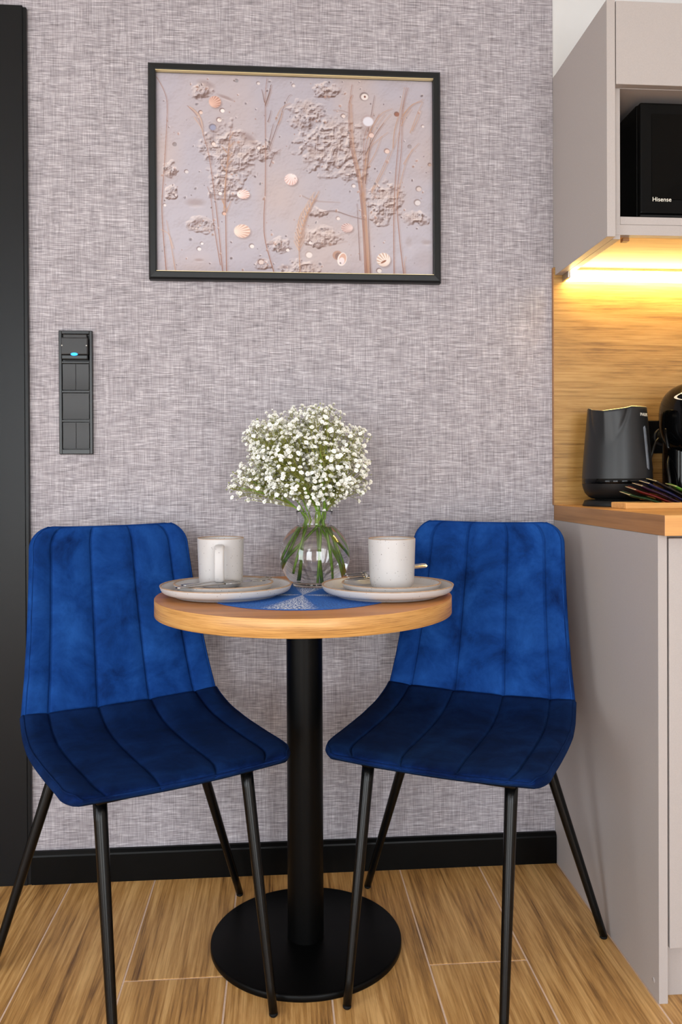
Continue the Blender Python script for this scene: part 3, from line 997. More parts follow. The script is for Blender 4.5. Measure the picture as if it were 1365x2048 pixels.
# ------------------------------------------------------------------ wall switch block
t = thing('wall_switch', 'black four-gang switch block with a blue light on the wallpapered wall', 'switch', (-0.494, 0, 1.0435))
W2 = 0.0401
bm = bmesh.new()
HH = 0.3005
cells = [0.0125 + 0.0712 * k for k in range(4)]
bm_box(bm, -W2, -0.0325, -0.0105, -0.0002, 0, HH, 0.0015, 2)
bm_box(bm, 0.0325, W2, -0.0105, -0.0002, 0, HH, 0.0015, 2)
bm_box(bm, -0.0335, 0.0335, -0.0105, -0.0002, 0, cells[0], 0.0015, 2)
bm_box(bm, -0.0335, 0.0335, -0.0105, -0.0002, cells[3] + 0.0655, HH, 0.0015, 2)
for k in range(3):
    bm_box(bm, -0.0335, 0.0335, -0.0105, -0.0002, cells[k] + 0.0655, cells[k + 1], 0.0012, 2)
bm_box(bm, -0.034, 0.034, -0.003, -0.0002, 0.005, HH - 0.005)
link('frame', bm_mesh('frame', bm, M['switch_frame']), t)


def rocker(x0, x1, z0, z1, tilt=0.0):
    """A slightly hollow rocker plate."""
    v, f = [], []
    n = 8
    for i in range(n + 1):
        for j in range(n + 1):
            a, b = i / n, j / n
            x, z = x0 + (x1 - x0) * a, z0 + (z1 - z0) * b
            y = -0.0095 + 0.0014 * (1 - (2 * b - 1) ** 2) + tilt * (b - 0.5)
            v.append((x, y, z))
    f = [(i * (n + 1) + j, (i + 1) * (n + 1) + j, (i + 1) * (n + 1) + j + 1, i * (n + 1) + j + 1) for i in range(n) for j in range(n)]
    o = len(v)
    ring = [i * (n + 1) for i in range(n)] + [n * (n + 1) + j for j in range(n)] + [i * (n + 1) + n for i in range(n, 0, -1)] + [j for j in range(n, 0, -1)]
    for k in ring:
        x, y, z = v[k]
        v.append((x, -0.003, z))
    m = len(ring)
    for k in range(m):
        f.append((ring[(k + 1) % m], ring[k], o + k, o + (k + 1) % m))
    me = raw_mesh('rocker', v, f, [M['switch']], None, True)
    shade_auto(me, 40)
    return me


for k in (0, 2):
    z0 = cells[k] + 0.0018
    link('rocker', rocker(-0.0312, -0.0006, z0, z0 + 0.062), t)
    link('rocker', rocker(0.0006, 0.0312, z0, z0 + 0.062), t)
link('blank_plate', rocker(-0.0312, 0.0312, cells[1] + 0.0018, cells[1] + 0.0638), t)
z0 = cells[3]
bm = bmesh.new()
bm_box(bm, -0.0318, 0.0318, -0.0225, -0.003, z0 + 0.014, z0 + 0.056, 0.003, 3)
bm_box(bm, -0.0285, 0.0285, -0.0165, -0.003, z0 + 0.054, z0 + 0.0645, 0.002, 2)
cs = link('card_slot', bm_mesh('card_slot', bm, M['switch']), t)
link('slot_lip', box_me('slot_lip', M['switch_frame'], -0.0312, 0.0312, -0.0195, -0.003, z0 + 0.003, z0 + 0.0142, 0.002, 2), cs)
link('indicator', lathe_me('indicator', [(0, 0.0018), (0.006, 0.0015), (0.0085, 0.0)], M['blue_led'], 32), cs, (0.0, -0.0222, z0 + 0.0152), (PI / 2, 0, 0)).scale = (1, 0.45, 1)
for sx in (-0.029, 0.029):
    link('screw', lathe_me('screw', [(0, 0.0006), (0.0014, 0.0006), (0.0018, 0.0)], M['alu'], 16), cs, (sx, -0.0224, z0 + 0.036), (PI / 2, 0, 0))


# ------------------------------------------------------------------ framed print
def painted_print(W, Hh):
    """A beach photograph: pale sand with churned patches, shells and dry grass, painted into an array (row 0 = top)."""
    rng = np.random.default_rng(11)

    def vnoise(nx, ny):
        g = rng.random((ny + 3, nx + 3))
        x = np.linspace(0, nx, W, endpoint=False); y = np.linspace(0, ny, Hh, endpoint=False)
        xi, yi = x.astype(int), y.astype(int)
        fx, fy = x - xi, y - yi
        fx, fy = fx * fx * (3 - 2 * fx), fy * fy * (3 - 2 * fy)
        a = g[yi][:, xi] * (1 - fx) + g[yi][:, xi + 1] * fx
        b = g[yi + 1][:, xi] * (1 - fx) + g[yi + 1][:, xi + 1] * fx
        return a * (1 - fy)[:, None] + b * fy[:, None]
    X, Y = np.meshgrid(np.linspace(0, 1218, W), np.linspace(0, 868, Hh))      # working units of the drawing
    sc = W / 1218.0
    big = vnoise(7, 5)
    med = vnoise(26, 18)
    f0, f1, f2, f3 = vnoise(34, 26), vnoise(64, 50), vnoise(120, 90), vnoise(240, 170)
    diag = vnoise(90, 30) * 0.6 + vnoise(150, 52) * 0.4
    img = np.zeros((Hh, W, 3))
    base = np.array([184, 172, 177.0]); warm = np.array([190, 172, 168.0]); cool = np.array([176, 171, 182.0])
    k = np.clip((big - 0.3) * 1.8, 0, 1)[..., None]
    img[:] = cool * (1 - k) + warm * k
    img = img * 0.55 + base * 0.45
    # churned sand
    h = (med - 0.5) * 0.25
    patches = [(310, 340, 105, 105), (300, 480, 70, 60), (760, 300, 125, 105), (740, 55, 50, 30), (650, 170, 70, 60), (700, 590, 45, 18), (1000, 530, 75, 70),
               (1150, 610, 55, 28), (185, 655, 55, 30), (190, 75, 40, 30), (620, 850, 80, 40), (720, 700, 90, 40), (60, 420, 30, 30), (430, 330, 70, 40), (980, 610, 40, 30),
               (865, 400, 60, 50), (530, 735, 40, 30), (60, 520, 25, 25), (460, 825, 30, 20)]
    rough = np.zeros_like(X)
    for (cx, cy, rx, ry) in patches:
        d = ((X - cx) / rx) ** 2 + ((Y - cy) / ry) ** 2
        rough = np.maximum(rough, np.clip(1.5 - d * 0.9 - 1.5 * (f0 - 0.45) - 0.9 * (f1 - 0.5) - 0.5 * (f2 - 0.5), 0, 1.1) ** 1.2)
    turb = (0.5 - np.abs(f0 - 0.5)) * 2.6 + np.abs(f1 - 0.5) * 1.5 + np.abs(f2 - 0.5) * 0.8 + np.abs(f3 - 0.5) * 0.35 + (f0 - 0.5) * 0.5
    turb = turb * 0.8 + np.abs(diag - 0.5) * 1.4
    h = h + rough * turb * (0.75 + 0.55 * np.clip((f0 - 0.35) * 3, 0, 1)) + (f2 - 0.5) * 0.05 + (f3 - 0.5) * 0.02
    gx = np.roll(h, -1, 1) - np.roll(h, 1, 1)
    gy = np.roll(h, -1, 0) - np.roll(h, 1, 0)
    sh = (gx * 0.55 + gy * 1.0) * 1.9 * (W / 640.0)
    dk_ = np.clip(-sh, 0, 1)[..., None] ** 0.9
    lt_ = np.clip(sh, 0, 1)[..., None]
    sand = rough[..., None] * np.clip(0.12 + (f1[..., None] - 0.4) * 1.0, 0.04, 0.4)
    img = img * (1 - sand) + np.array([180, 152, 140.0]) * sand
    img = img * (1 - dk_ * 0.85) + np.array([92, 62, 54.0]) * dk_ * 0.85
    img = img * (1 - lt_ * 0.7) + np.array([226, 212, 207.0]) * lt_ * 0.7

    def blend(mask, col):
        nonlocal img
        m = np.clip(mask, 0, 1)[..., None]
        img = img * (1 - m) + np.array(col, float) * m

    def soft_ellipse(cx, cy, rx, ry, ang=0.0, soft=0.15):
        c, s = math.cos(ang), math.sin(ang)
        u = ((X - cx) * c + (Y - cy) * s) / rx
        w = (-(X - cx) * s + (Y - cy) * c) / ry
        d = np.sqrt(u * u + w * w)
        return np.clip((1 - d) / soft, 0, 1), u, w, d
    # soft hollows
    for (cx, cy, rx, ry, a, st) in [(165, 560, 55, 22, 0, .35), (215, 45, 50, 22, .3, .4), (300, 100, 48, 10, .35, .5), (400, 280, 60, 26, .7, .45), (180, 810, 26, 8, 0, .4),
                                    (1190, 715, 30, 14, 0, .35), (1180, 790, 60, 60, 0, .14), (560, 835, 32, 12, 0, .4), (500, 730, 22, 12, .1, .4), (1110, 715, 20, 30, 0, .2),
                                    (180, 640, 28, 18, -.3, .35), (450, 815, 22, 22, 0, .3), (250, 250, 30, 90, .35, .2), (920, 230, 30, 30, 0, .3)]:
        m, u, w, d = soft_ellipse(cx, cy, rx, ry, a, 0.6)
        blend(m * st, (138, 110, 104))
        m2, *_ = soft_ellipse(cx + 5, cy + ry * 0.7 + 3, rx * 0.8, ry * 0.5, a, 0.7)
        blend(m2 * st * 0.6, (228, 218, 218))

    def stroke(pts, w, col, alpha=0.9, shadow=True, taper=True):
        nonlocal img
        w = w * 0.80
        P = np.array(pts, float)
        # smooth
        Q = []
        for i in range(len(P) - 1):
            p0, p1, p2, p3 = P[max(i - 1, 0)], P[i], P[i + 1], P[min(i + 2, len(P) - 1)]
            n = max(4, int(np.hypot(*(p2 - p1)) / 6))
            for tt in np.linspace(0, 1, n, endpoint=False):
                Q.append(0.5 * (2 * p1 + (p2 - p0) * tt + (2 * p0 - 5 * p1 + 4 * p2 - p3) * tt ** 2 + (3 * p1 - p0 - 3 * p2 + p3) * tt ** 3))
        Q.append(P[-1])
        Q = np.array(Q)
        x0, x1 = Q[:, 0].min() - 14, Q[:, 0].max() + 14
        y0, y1 = Q[:, 1].min() - 14, Q[:, 1].max() + 14
        i0, i1 = max(0, int(x0 * sc)), min(W, int(x1 * sc) + 2)
        j0, j1 = max(0, int(y0 * sc)), min(Hh, int(y1 * sc) + 2)
        if i1 <= i0 or j1 <= j0:
            return
        xs, ys = X[j0:j1, i0:i1], Y[j0:j1, i0:i1]
        dm = np.full(xs.shape, 1e9); dsh = np.full(xs.shape, 1e9)
        N = len(Q) - 1
        for i in range(N):
            a, b = Q[i], Q[i + 1]
            ab = b - a; L2 = max(1e-9, ab @ ab)
            ww = w * (1 - 0.55 * i / N) if taper else w
            for (ox, dst) in ((0, dm), (5, dsh)):
                tt = np.clip(((xs - ox - a[0]) * ab[0] + (ys - ox * 0.6 - a[1]) * ab[1]) / L2, 0, 1)
                d = np.hypot(xs - ox - a[0] - ab[0] * tt, ys - ox * 0.6 - a[1] - ab[1] * tt) / ww
                np.minimum(dst, d, out=dst)
        sub = img[j0:j1, i0:i1]
        if shadow:
            m = (np.clip(1.5 - dsh * 0.40, 0, 1) * 0.26)[..., None]
            sub = sub * (1 - m) + np.array([150, 120, 112.0]) * m
        m = (np.clip(1.5 - dm, 0, 1) * alpha)[..., None]
        sub = sub * (1 - m) + np.array(col, float) * m
        img[j0:j1, i0:i1] = sub
    o = lambda pts: [(x - 72, y - 100) for x, y in pts]
    br, tan, dk, lt = (150, 100, 78), (186, 142, 112), (112, 78, 68), (206, 172, 148)
    stroke(o([(110, 960), (98, 800), (93, 680), (100, 560), (108, 450), (118, 250), (105, 180), (72, 118)]), 2.3, br)
    stroke(o([(150, 962), (132, 850), (112, 740)]), 1.8, tan)
    stroke(o([(140, 860), (120, 800), (85, 780)]), 2.0, lt)
    stroke(o([(355, 960), (330, 700), (300, 470), (275, 370), (250, 290), (205, 240)]), 2.2, br)
    stroke(o([(345, 930), (318, 760), (305, 640), (290, 590)]), 2.0, br)
    stroke(o([(372, 962), (370, 800), (370, 600), (380, 450), (395, 330)]), 2.4, br)
    stroke(o([(362, 700), (366, 600), (376, 500), (388, 400)]), 2.6, tan)
    for a in ((380, 470, 398, 440), (376, 500, 400, 470), (376, 440, 352, 410), (384, 420, 410, 390), (372, 520, 350, 490), (388, 380, 404, 350), (372, 690, 350, 640), (372, 700, 392, 650), (366, 680, 356, 640)):
        stroke(o([a[:2], a[2:]]), 2.2, tan)
    for a in (((225, 250), (265, 300), (272, 370)), ((215, 245), (255, 280), (270, 330)), ((235, 290), (262, 330), (270, 350))):
        stroke(o(a), 2.2, lt)
    stroke(o([(580, 962), (542, 820), (537, 720), (543, 600), (545, 400), (545, 200), (553, 110)]), 2.3, br)
    for a in (((545, 230), (560, 180), (572, 135)), ((542, 215), (535, 180), (530, 160)), ((548, 220), (566, 170), (568, 140)), ((560, 420), (592, 330), (640, 200), (660, 178)), ((590, 290), (615, 240), (655, 215)),
              ((563, 495), (585, 440), (612, 420)), ((600, 310), (615, 280), (618, 250)), ((556, 300), (566, 270), (570, 250)), ((560, 400), (570, 350), (580, 310))):
        stroke(o(a), 1.9, dk if a[0][0] < 565 else tan)
    stroke(o([(695, 955), (690, 830), (688, 740), (715, 680), (770, 635)]), 2.4, tan)
    for k_ in range(13):
        q = k_ / 12
        bx, by = 690 + 66 * q ** 2, 860 - 215 * q
        stroke(o([(bx, by), (bx - 14 + 10 * q, by - 26), (bx - 22 + 26 * q, by - 42)]), 2.6, lt)
        stroke(o([(bx, by), (bx + 14, by - 24), (bx + 24, by - 46)]), 2.4, tan)
    # the thick bundle right of the middle
    for dx, c in ((0, br), (5, tan), (-5, br), (10, tan)):
        stroke(o([(990 + dx, 970), (980 + dx, 750), (962 + dx, 560), (928 + dx, 400), (918 + dx, 230), (930, 125 + abs(dx) * 9)]), 2.4, c)
        stroke(o([(1000 + dx, 970), (985 + dx, 760), (976 + dx, 600), (985 + dx, 470), (1000 + 3 * dx, 350), (1052 + 5 * dx, 250)]), 2.0, c)
    for a in (((985, 480), (1010, 400), (1090, 330)), ((990, 430), (1030, 350), (1072, 290)), ((1000, 330), (1018, 240), (1030, 170)), ((995, 360), (1050, 260), (1110, 225)), ((985, 500), (1030, 430), (1060, 350)),
              ((1010, 970), (1003, 800), (1000, 640)), ((962, 900), (955, 760), (950, 650)), ((1015, 590), (1060, 500), (1100, 410)), ((988, 560), (1005, 420), (1020, 300))):
        stroke(o(a), 2.0, tan if a[0][0] % 2 else dk)
    # right-hand bundle
    stroke(o([(1115, 972), (1115, 700), (1125, 500), (1150, 260), (1175, 130)]), 2.3, br)
    stroke(o([(1160, 972), (1140, 800), (1130, 620), (1150, 400), (1158, 230), (1182, 130)]), 2.2, br)
    stroke(o([(1112, 400), (1120, 320), (1145, 230), (1165, 130)]), 2.2, tan)
    for a in (((1152, 270), (1190, 215), (1248, 180)), ((1155, 255), (1200, 205), (1245, 190)), ((1190, 330), (1225, 240), (1248, 190)), ((1160, 470), (1190, 420), (1230, 375)), ((1130, 620), (1165, 480), (1200, 400)),
              ((1015, 600), (1080, 480), (1140, 330)), ((1165, 965), (1162, 910), (1168, 880)), ((1150, 300), (1170, 260), (1195, 225)), ((1200, 320), (1225, 270), (1240, 230))):
        stroke(o(a), 1.9, tan)
    stroke(o([(800, 690), (850, 685), (920, 705), (985, 720)]), 2.6, (122, 98, 94))
    for a in (((845, 240), (880, 240), (915, 250)), ((770, 790), (830, 800), (900, 780)), ((705, 620), (760, 640), (870, 645)), ((760, 840), (840, 830), (900, 815))):
        stroke(o(a), 2.0, (160, 136, 130), 0.6)
    # shells: (x, y, rx, ry, direction of the hinge, fill, rim)
    for (cx, cy, rx, ry, an, c1, c2) in [(325, 220, 28, 27, 2.6, (222, 184, 168), (170, 118, 102)), (657, 550, 30, 27, -1.2, (238, 222, 220), (206, 160, 150)), (447, 620, 30, 21, 3.0, (240, 226, 222), (196, 140, 126)),
                                        (441, 781, 38, 31, 3.0, (236, 214, 202), (190, 144, 126)), (1068, 896, 33, 32, 0.8, (238, 226, 220), (186, 146, 124)), (905, 758, 28, 21, 0.2, (224, 200, 196), (150, 112, 106))]:
        m, *_ = soft_ellipse(cx - 72 + 6, cy - 100 + 7, rx * 1.1, ry * 1.08, 0, 0.4)
        blend(m * 0.55, (122, 92, 86))
        m, u, w, d = soft_ellipse(cx - 72, cy - 100, rx, ry, 0, 0.12)
        hx_, hy_ = math.cos(an) * 0.9, math.sin(an) * 0.9
        ang = np.arctan2(w - hy_, u - hx_)
        rib = 0.5 + 0.5 * np.sin(ang * 24)
        dist = np.hypot(u - hx_, w - hy_) / 1.9
        blend(m, c1)
        blend(m * rib * np.clip(dist * 1.6 - 0.2, 0, 1) * 0.85, c2)
        blend(m * np.clip((u * 0.5 + w) * 0.9 - 0.35, 0, 1) * 0.55, c2)
    # open mussel-like shell
    for (cx, cy, rx, ry, an, c) in [(862, 880, 24, 22, 0, (176, 138, 122)), (866, 884, 16, 18, 0, (136, 104, 96)), (882, 897, 22, 32, 0.25, (238, 226, 220)), (884, 896, 17, 27, 0.25, (206, 164, 146)), (880, 905, 14, 18, 0.25, (226, 212, 214))]:
        m, *_ = soft_ellipse(cx - 72, cy - 100, rx, ry, an, 0.15); blend(m, c)
    for (cx, cy, r, c, rim) in [(985, 177, 19, (226, 214, 210), (110, 92, 90)), (1000, 285, 27, (218, 214, 222), (172, 150, 150)), (315, 331, 15, (150, 150, 174), (110, 100, 110)), (357, 257, 11, (236, 226, 222), (110, 84, 80)),
                                (343, 298, 11, (232, 218, 212), (120, 92, 88)), (1130, 250, 11, (150, 96, 80), (110, 72, 62)), (1222, 640, 15, (214, 204, 204), (130, 108, 104)), (1228, 579, 13, (206, 190, 186), (120, 98, 94)),
                                (263, 268, 9, (222, 196, 184), (120, 84, 76)), (640, 860, 9, (226, 216, 212), (130, 108, 104)), (483, 846, 11, (230, 220, 216), (120, 100, 98)), (741, 826, 9, (226, 216, 214), (140, 116, 112)),
                                (735, 880, 16, (226, 214, 210), (170, 150, 146)), (890, 265, 10, (222, 206, 200), (130, 104, 98)), (1085, 415, 12, (222, 198, 188), (140, 104, 94)), (253, 862, 10, (226, 218, 218), (120, 104, 104)),
                                (265, 838, 7, (226, 218, 218), (130, 110, 110)), (523, 915, 13, (216, 198, 192), (128, 98, 92)), (345, 618, 9, (232, 222, 220), (140, 118, 114)), (1015, 346, 13, (222, 196, 188), (160, 122, 112)),
                                (150, 410, 9, (150, 138, 140), (130, 110, 108)), (1188, 392, 9, (160, 148, 150), (140, 120, 118)), (515, 133, 8, (220, 208, 206), (130, 110, 108)), (420, 125, 8, (150, 142, 146), (120, 108, 110)),
                                (670, 138, 8, (220, 208, 206), (140, 118, 114)), (1247, 300, 7, (220, 208, 206), (140, 118, 114)), (1278, 470, 8, (190, 160, 146), (120, 92, 84)), (935, 572, 9, (228, 216, 214), (140, 118, 114)),
                                (200, 527, 9, (214, 204, 204), (120, 98, 94)), (105, 674, 7, (226, 216, 214), (130, 108, 104)), (1048, 945, 12, (226, 216, 212), (120, 98, 94)), (913, 965, 12, (220, 208, 206), (160, 140, 138)),
                                (363, 706, 9, (214, 176, 158), (128, 92, 82)), (865, 717, 9, (226, 212, 208), (150, 128, 122)), (318, 403, 10, (230, 212, 204), (120, 88, 80)), (515, 415, 9, (226, 214, 210), (130, 104, 100))]:
        m, *_ = soft_ellipse(cx - 72 - 1, cy - 100 - 1, r * 1.22, r * 1.15, 0, 0.3); blend(m * 0.85, rim)
        m, u, w, d = soft_ellipse(cx - 72 + 1, cy - 100 + 1, r, r * 0.88, 0, 0.25); blend(m, c)
        if (cx, cy) == (985, 177):
            m, *_ = soft_ellipse(cx - 70, cy - 100, 5, 6, 0, 0.3); blend(m, (120, 66, 50))
    m, *_ = soft_ellipse(1068 - 72, 905 - 100, 16, 5, -0.5, 0.3); blend(m, (140, 84, 60))
    # specks and crumbs
    for _ in range(420):
        cx, cy = rng.random() * 1218, rng.random() * 868
        if rng.random() < 0.45:
            p_ = patches[rng.integers(len(patches))]
            cx, cy = p_[0] + rng.normal() * p_[2] * 0.8, p_[1] + rng.normal() * p_[3] * 0.8
        r = 1.6 + rng.random() ** 2 * 5
        i0, i1, j0, j1 = [int(q) for q in ((cx - 14) * sc, (cx + 14) * sc + 2, (cy - 14) * sc, (cy + 14) * sc + 2)]
        if i0 < 0 or j0 < 0 or i1 >= W or j1 >= Hh:
            continue
        xs, ys = X[j0:j1, i0:i1] - cx, Y[j0:j1, i0:i1] - cy
        a = rng.random() * PI
        d = np.hypot((xs * math.cos(a) + ys * math.sin(a)) / r, (-xs * math.sin(a) + ys * math.cos(a)) / (r * (0.45 + 0.5 * rng.random())))
        m = np.clip(1.5 - d, 0, 1)[..., None] * 0.8
        c = np.array([(92, 74, 76), (150, 112, 98), (170, 130, 116), (110, 98, 104)][rng.integers(4)], float)
        sub = img[j0:j1, i0:i1]
        if r > 3.2:
            d2 = np.hypot(xs - 2.5, ys + 2.5) / (r * 1.1)
            m2 = np.clip(1.4 - d2, 0, 1)[..., None] * 0.5
            sub = sub * (1 - m2) + np.array([232, 220, 216.0]) * m2
        img[j0:j1, i0:i1] = sub * (1 - m) + c * m
    img = (img - 128) * 1.08 + 133
    return np.clip(img, 0, 255)


PX0, PX1, PZ0, PZ1 = -0.3154, 0.4043, 1.4693, 1.9953
BAR = 0.0185
t = thing('framed_print', 'black framed beach print of shells and dry grass hanging on the wallpaper', 'picture', ((PX0 + PX1) / 2, 0, PZ0))
hw, hh = (PX1 - PX0) / 2, PZ1 - PZ0


def frame_bar(x0, z0, x1, z1):
    """One mitred bar from outer corner (x0,z0) to (x1,z1), going round the frame anticlockwise."""
    d = Vector((x1 - x0, 0, z1 - z0)).normalized()
    inn = Vector((-d.z, 0, d.x))                       # towards the picture
    L = (Vector((x1, 0, z1)) - Vector((x0, 0, z0))).length
    sect = [(0.0, -0.0006), (0.0, -0.0195), (0.0045, -0.025), (BAR - 0.002, -0.0265), (BAR, -0.0255), (BAR, -0.0095), (BAR, -0.0006)]
    v = []
    for end in (0, 1):
        for (a, y) in sect:
            p = Vector((x0, 0, z0)) + inn * a + d * (a if end == 0 else L - a)
            v.append((p.x, y, p.z))
    n = len(sect)
    f = [(k, (k + 1) % n, n + (k + 1) % n, n + k) for k in range(n)] + [tuple(range(n - 1, -1, -1)), tuple(range(n, 2 * n))]
    me = raw_mesh('frame_bar', v, f, [M['frame']])
    bm_ = bmesh.new(); bm_.from_mesh(me); bmesh.ops.recalc_face_normals(bm_, faces=bm_.faces); bm_.to_mesh(me); bm_.free()
    return me


cor = [(-hw, 0), (hw, 0), (hw, hh), (-hw, hh)]
for k in range(4):
    (a0, b0), (a1, b1) = cor[k], cor[(k + 1) % 4]
    link('frame_bar', frame_bar(a0, b0, a1, b1), t)
ix, iz0, iz1 = hw - BAR, BAR, hh - BAR
for (za, zb) in ((iz1 - 0.0022, iz1 - 0.0002), (iz0 + 0.0002, iz0 + 0.0014)):  # painted highlights: thin strips for the lit top and bottom inner edges
    link('inner_highlight', box_me('inner_highlight', M['lit_edge'], -ix, ix, -0.0252, -0.0150, za, zb), t, label='painted lit edge inside the black frame')
link('backing_board', box_me('backing_board', M['paper_back'], -hw + 0.006, hw - 0.006, -0.0082, -0.0008, 0.006, hh - 0.006), t)
GW, GH = 860, 613
img = painted_print(GW, GH)
srgb = img / 255.0
linc = np.where(srgb <= 0.04045, srgb / 12.92, ((srgb + 0.055) / 1.055) ** 2.4)
xs_, zs_ = np.linspace(-ix, ix, GW), np.linspace(iz1, iz0, GH)
XX, ZZ = np.meshgrid(xs_, zs_)
co = np.stack([XX, np.full_like(XX, -0.0090), ZZ], -1).reshape(-1, 3).astype(np.float32)
ii = np.arange(GW * GH).reshape(GH, GW)
quads = np.stack([ii[:-1, :-1], ii[1:, :-1], ii[1:, 1:], ii[:-1, 1:]], -1).reshape(-1, 4)
pm = bpy.data.meshes.new('print')
pm.vertices.add(len(co)); pm.vertices.foreach_set('co', co.ravel())
pm.loops.add(quads.size); pm.loops.foreach_set('vertex_index', quads.ravel().astype(np.int32))
pm.polygons.add(len(quads)); pm.polygons.foreach_set('loop_start', (np.arange(len(quads)) * 4).astype(np.int32))
try:
    pm.polygons.foreach_set('loop_total', np.full(len(quads), 4, np.int32))
except Exception:
    pass
pm.update(calc_edges=True)
at_ = pm.color_attributes.new('print', 'FLOAT_COLOR', 'POINT')
at_.data.foreach_set('color', np.concatenate([linc.reshape(-1, 3), np.ones((GW * GH, 1))], 1).astype(np.float32).ravel())
pm.materials.append(M['print'])
link('print', pm, t, label='beach photograph with shells, churned sand and dry grass stems')
link('glass_pane', box_me('glass_pane', M['pane'], -ix, ix, -0.0150, -0.0130, iz0, iz1), t)


# ------------------------------------------------------------------ chairs
def catmull(pts, n):
    return [tuple(p) for p in smooth_path([Vector((a, b, 0)) for a, b in pts], n)]


def pad(name, prof, widths, T1, T2, end_r, R, mat, seams, concave=0.0, nv=56, nu=64):
    """A thin upholstered pad. prof: (forward, height) from the free end to the crease; widths: half width along it;
    end_r: corner radius at the free end; seams: positions across, -1..1."""
    P = np.array([(a, b) for a, b, *_ in catmull(prof, 24)])
    seg = np.hypot(*np.diff(P, axis=0).T)
    s = np.concatenate([[0], np.cumsum(seg)])
    S = s[-1]
    q = np.linspace(0, 1, nv)
    q = 0.5 - 0.5 * np.cos(PI * q)
    q = 0.6 * q + 0.4 * np.linspace(0, 1, nv)
    rows = q * S
    fz = np.stack([np.interp(rows, s, P[:, 0]), np.interp(rows, s, P[:, 1])], 1)
    tan = np.stack([np.interp(rows, (s[1:] + s[:-1]) / 2, np.diff(P[:, k]) / seg) for k in (0, 1)], 1)
    tan /= np.linalg.norm(tan, axis=1)[:, None]
    nor = np.stack([-tan[:, 1], tan[:, 0]], 1)          # rotate by +90 degrees
    if nor[nv // 2] @ np.array([0.5, 0.5]) < 0:
        nor = -nor
    wv = np.interp(rows / S, np.linspace(0, 1, len(widths)), widths)
    e = np.clip(rows / end_r, 0, 1)
    wv = wv - end_r * (1 - np.sqrt(np.clip(1 - (1 - e) ** 2, 0, 1)))
    us = np.linspace(-1, 1, nu + 1)
    us = np.sign(us) * (1 - (1 - np.abs(us)) ** 1.35)
    ws = float(np.mean(widths))
    us = us[np.min(np.abs(us[:, None] - np.array(seams)[None, :]), axis=1) > 0.0105 / ws]
    us = np.unique(np.concatenate([us] + [np.array(seams) + d / ws for d in (-0.009, -0.0055, -0.0032, -0.0015, 0.0, 0.0015, 0.0032, 0.0055, 0.009)]))
    nu = len(us) - 1
    V, F = [], []
    border = []
    idx = {}
    for side in (0, 1):
        for i in range(nv):
            for j, u in enumerate(us):
                dl = wv[i] * (1 - abs(u))
                de = min(rows[i], (S - rows[i]) * 1.6)
                d = min(dl, de)
                ed = math.sqrt(max(0.0, 1 - (1 - min(d / R, 1)) ** 2))
                if side == 1 and (d <= 1e-9):
                    idx[(1, i, j)] = idx[(0, i, j)]
                    continue
                x = u * wv[i]
                if side == 0:
                    hgt = T1 * ed
                    for su in seams:
                        dx = x - su * wv[i]
                        hgt -= (0.0062 * math.exp(-(dx / 0.0022) ** 2) + 0.0040 * math.exp(-(dx / 0.012) ** 2)) * min(1, d / 0.012)
                else:
                    hgt = -T2 * ed
                cv = concave * (u * u)
                f_, z_ = fz[i] + nor[i] * (hgt + cv)
                idx[(side, i, j)] = len(V)
                V.append((x, -f_, z_))
    for side in (0, 1):
        for i in range(nv - 1):
            for j in range(nu):
                q4 = [idx[(side, i, j)], idx[(side, i, j + 1)], idx[(side, i + 1, j + 1)], idx[(side, i + 1, j)]]
                q4 = list(dict.fromkeys(q4))
                if len(q4) < 3:
                    continue
                F.append(tuple(q4 if side == 0 else reversed(q4)))
    me = raw_mesh(name, V, F, [mat], None, True)
    b_ = bmesh.new(); b_.from_mesh(me); bmesh.ops.recalc_face_normals(b_, faces=b_.faces); b_.to_mesh(me); b_.free()
    # welt following the border, a little above it on the front face
    welt = []
    off = 0.006
    for i in range(nv - 3, 0, -1):
        d = off
        ed = math.sqrt(1 - (1 - off / R) ** 2)
        f_, z_ = fz[i] + nor[i] * (T1 * ed + concave)
        welt.append(Vector((-(wv[i] - off), -f_, z_)))
    front = []
    for j in range(4, nu - 3, 2):
        u = us[j]
        i = 1
        f_, z_ = fz[i] + nor[i] * (T1 * math.sqrt(max(0, 1 - (1 - min(rows[i] / R, 1)) ** 2)) + concave * u * u)
        front.append(Vector((u * wv[i], -f_, z_)))
    right = [Vector((-p.x, p.y, p.z)) for p in reversed(welt)]
    return me, welt + front + right


SEAMS = (-0.745, -0.265, 0.265, 0.745)
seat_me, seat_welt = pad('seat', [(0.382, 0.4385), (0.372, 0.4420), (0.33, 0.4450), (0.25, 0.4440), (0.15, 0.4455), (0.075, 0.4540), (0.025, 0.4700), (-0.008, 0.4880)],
                         [0.2155, 0.2185, 0.221, 0.223, 0.224, 0.221, 0.2155], 0.019, 0.012, 0.034, 0.026, M['velvet_seat_shaded'], SEAMS, 0.009)
back_me, back_welt = pad('backrest', [(-0.113, 0.8765), (-0.0985, 0.815), (-0.080, 0.735), (-0.056, 0.64), (-0.030, 0.545), (-0.0125, 0.487)],
                         [0.1775, 0.1815, 0.187, 0.194, 0.203, 0.2145], 0.014, 0.014, 0.050, 0.016, M['velvet'], SEAMS, 0.012)


def leg_me(a, b, r0, r1):
    a, b = Vector(a), Vector(b)
    n = 10
    path = [a.lerp(b, k / n) for k in range(n + 1)]
    rad = [r0 + (r1 - r0) * k / n for k in range(n + 1)]
    d = (b - a).normalized()
    return tube_me('leg', path, rad, M['leg'], 20)


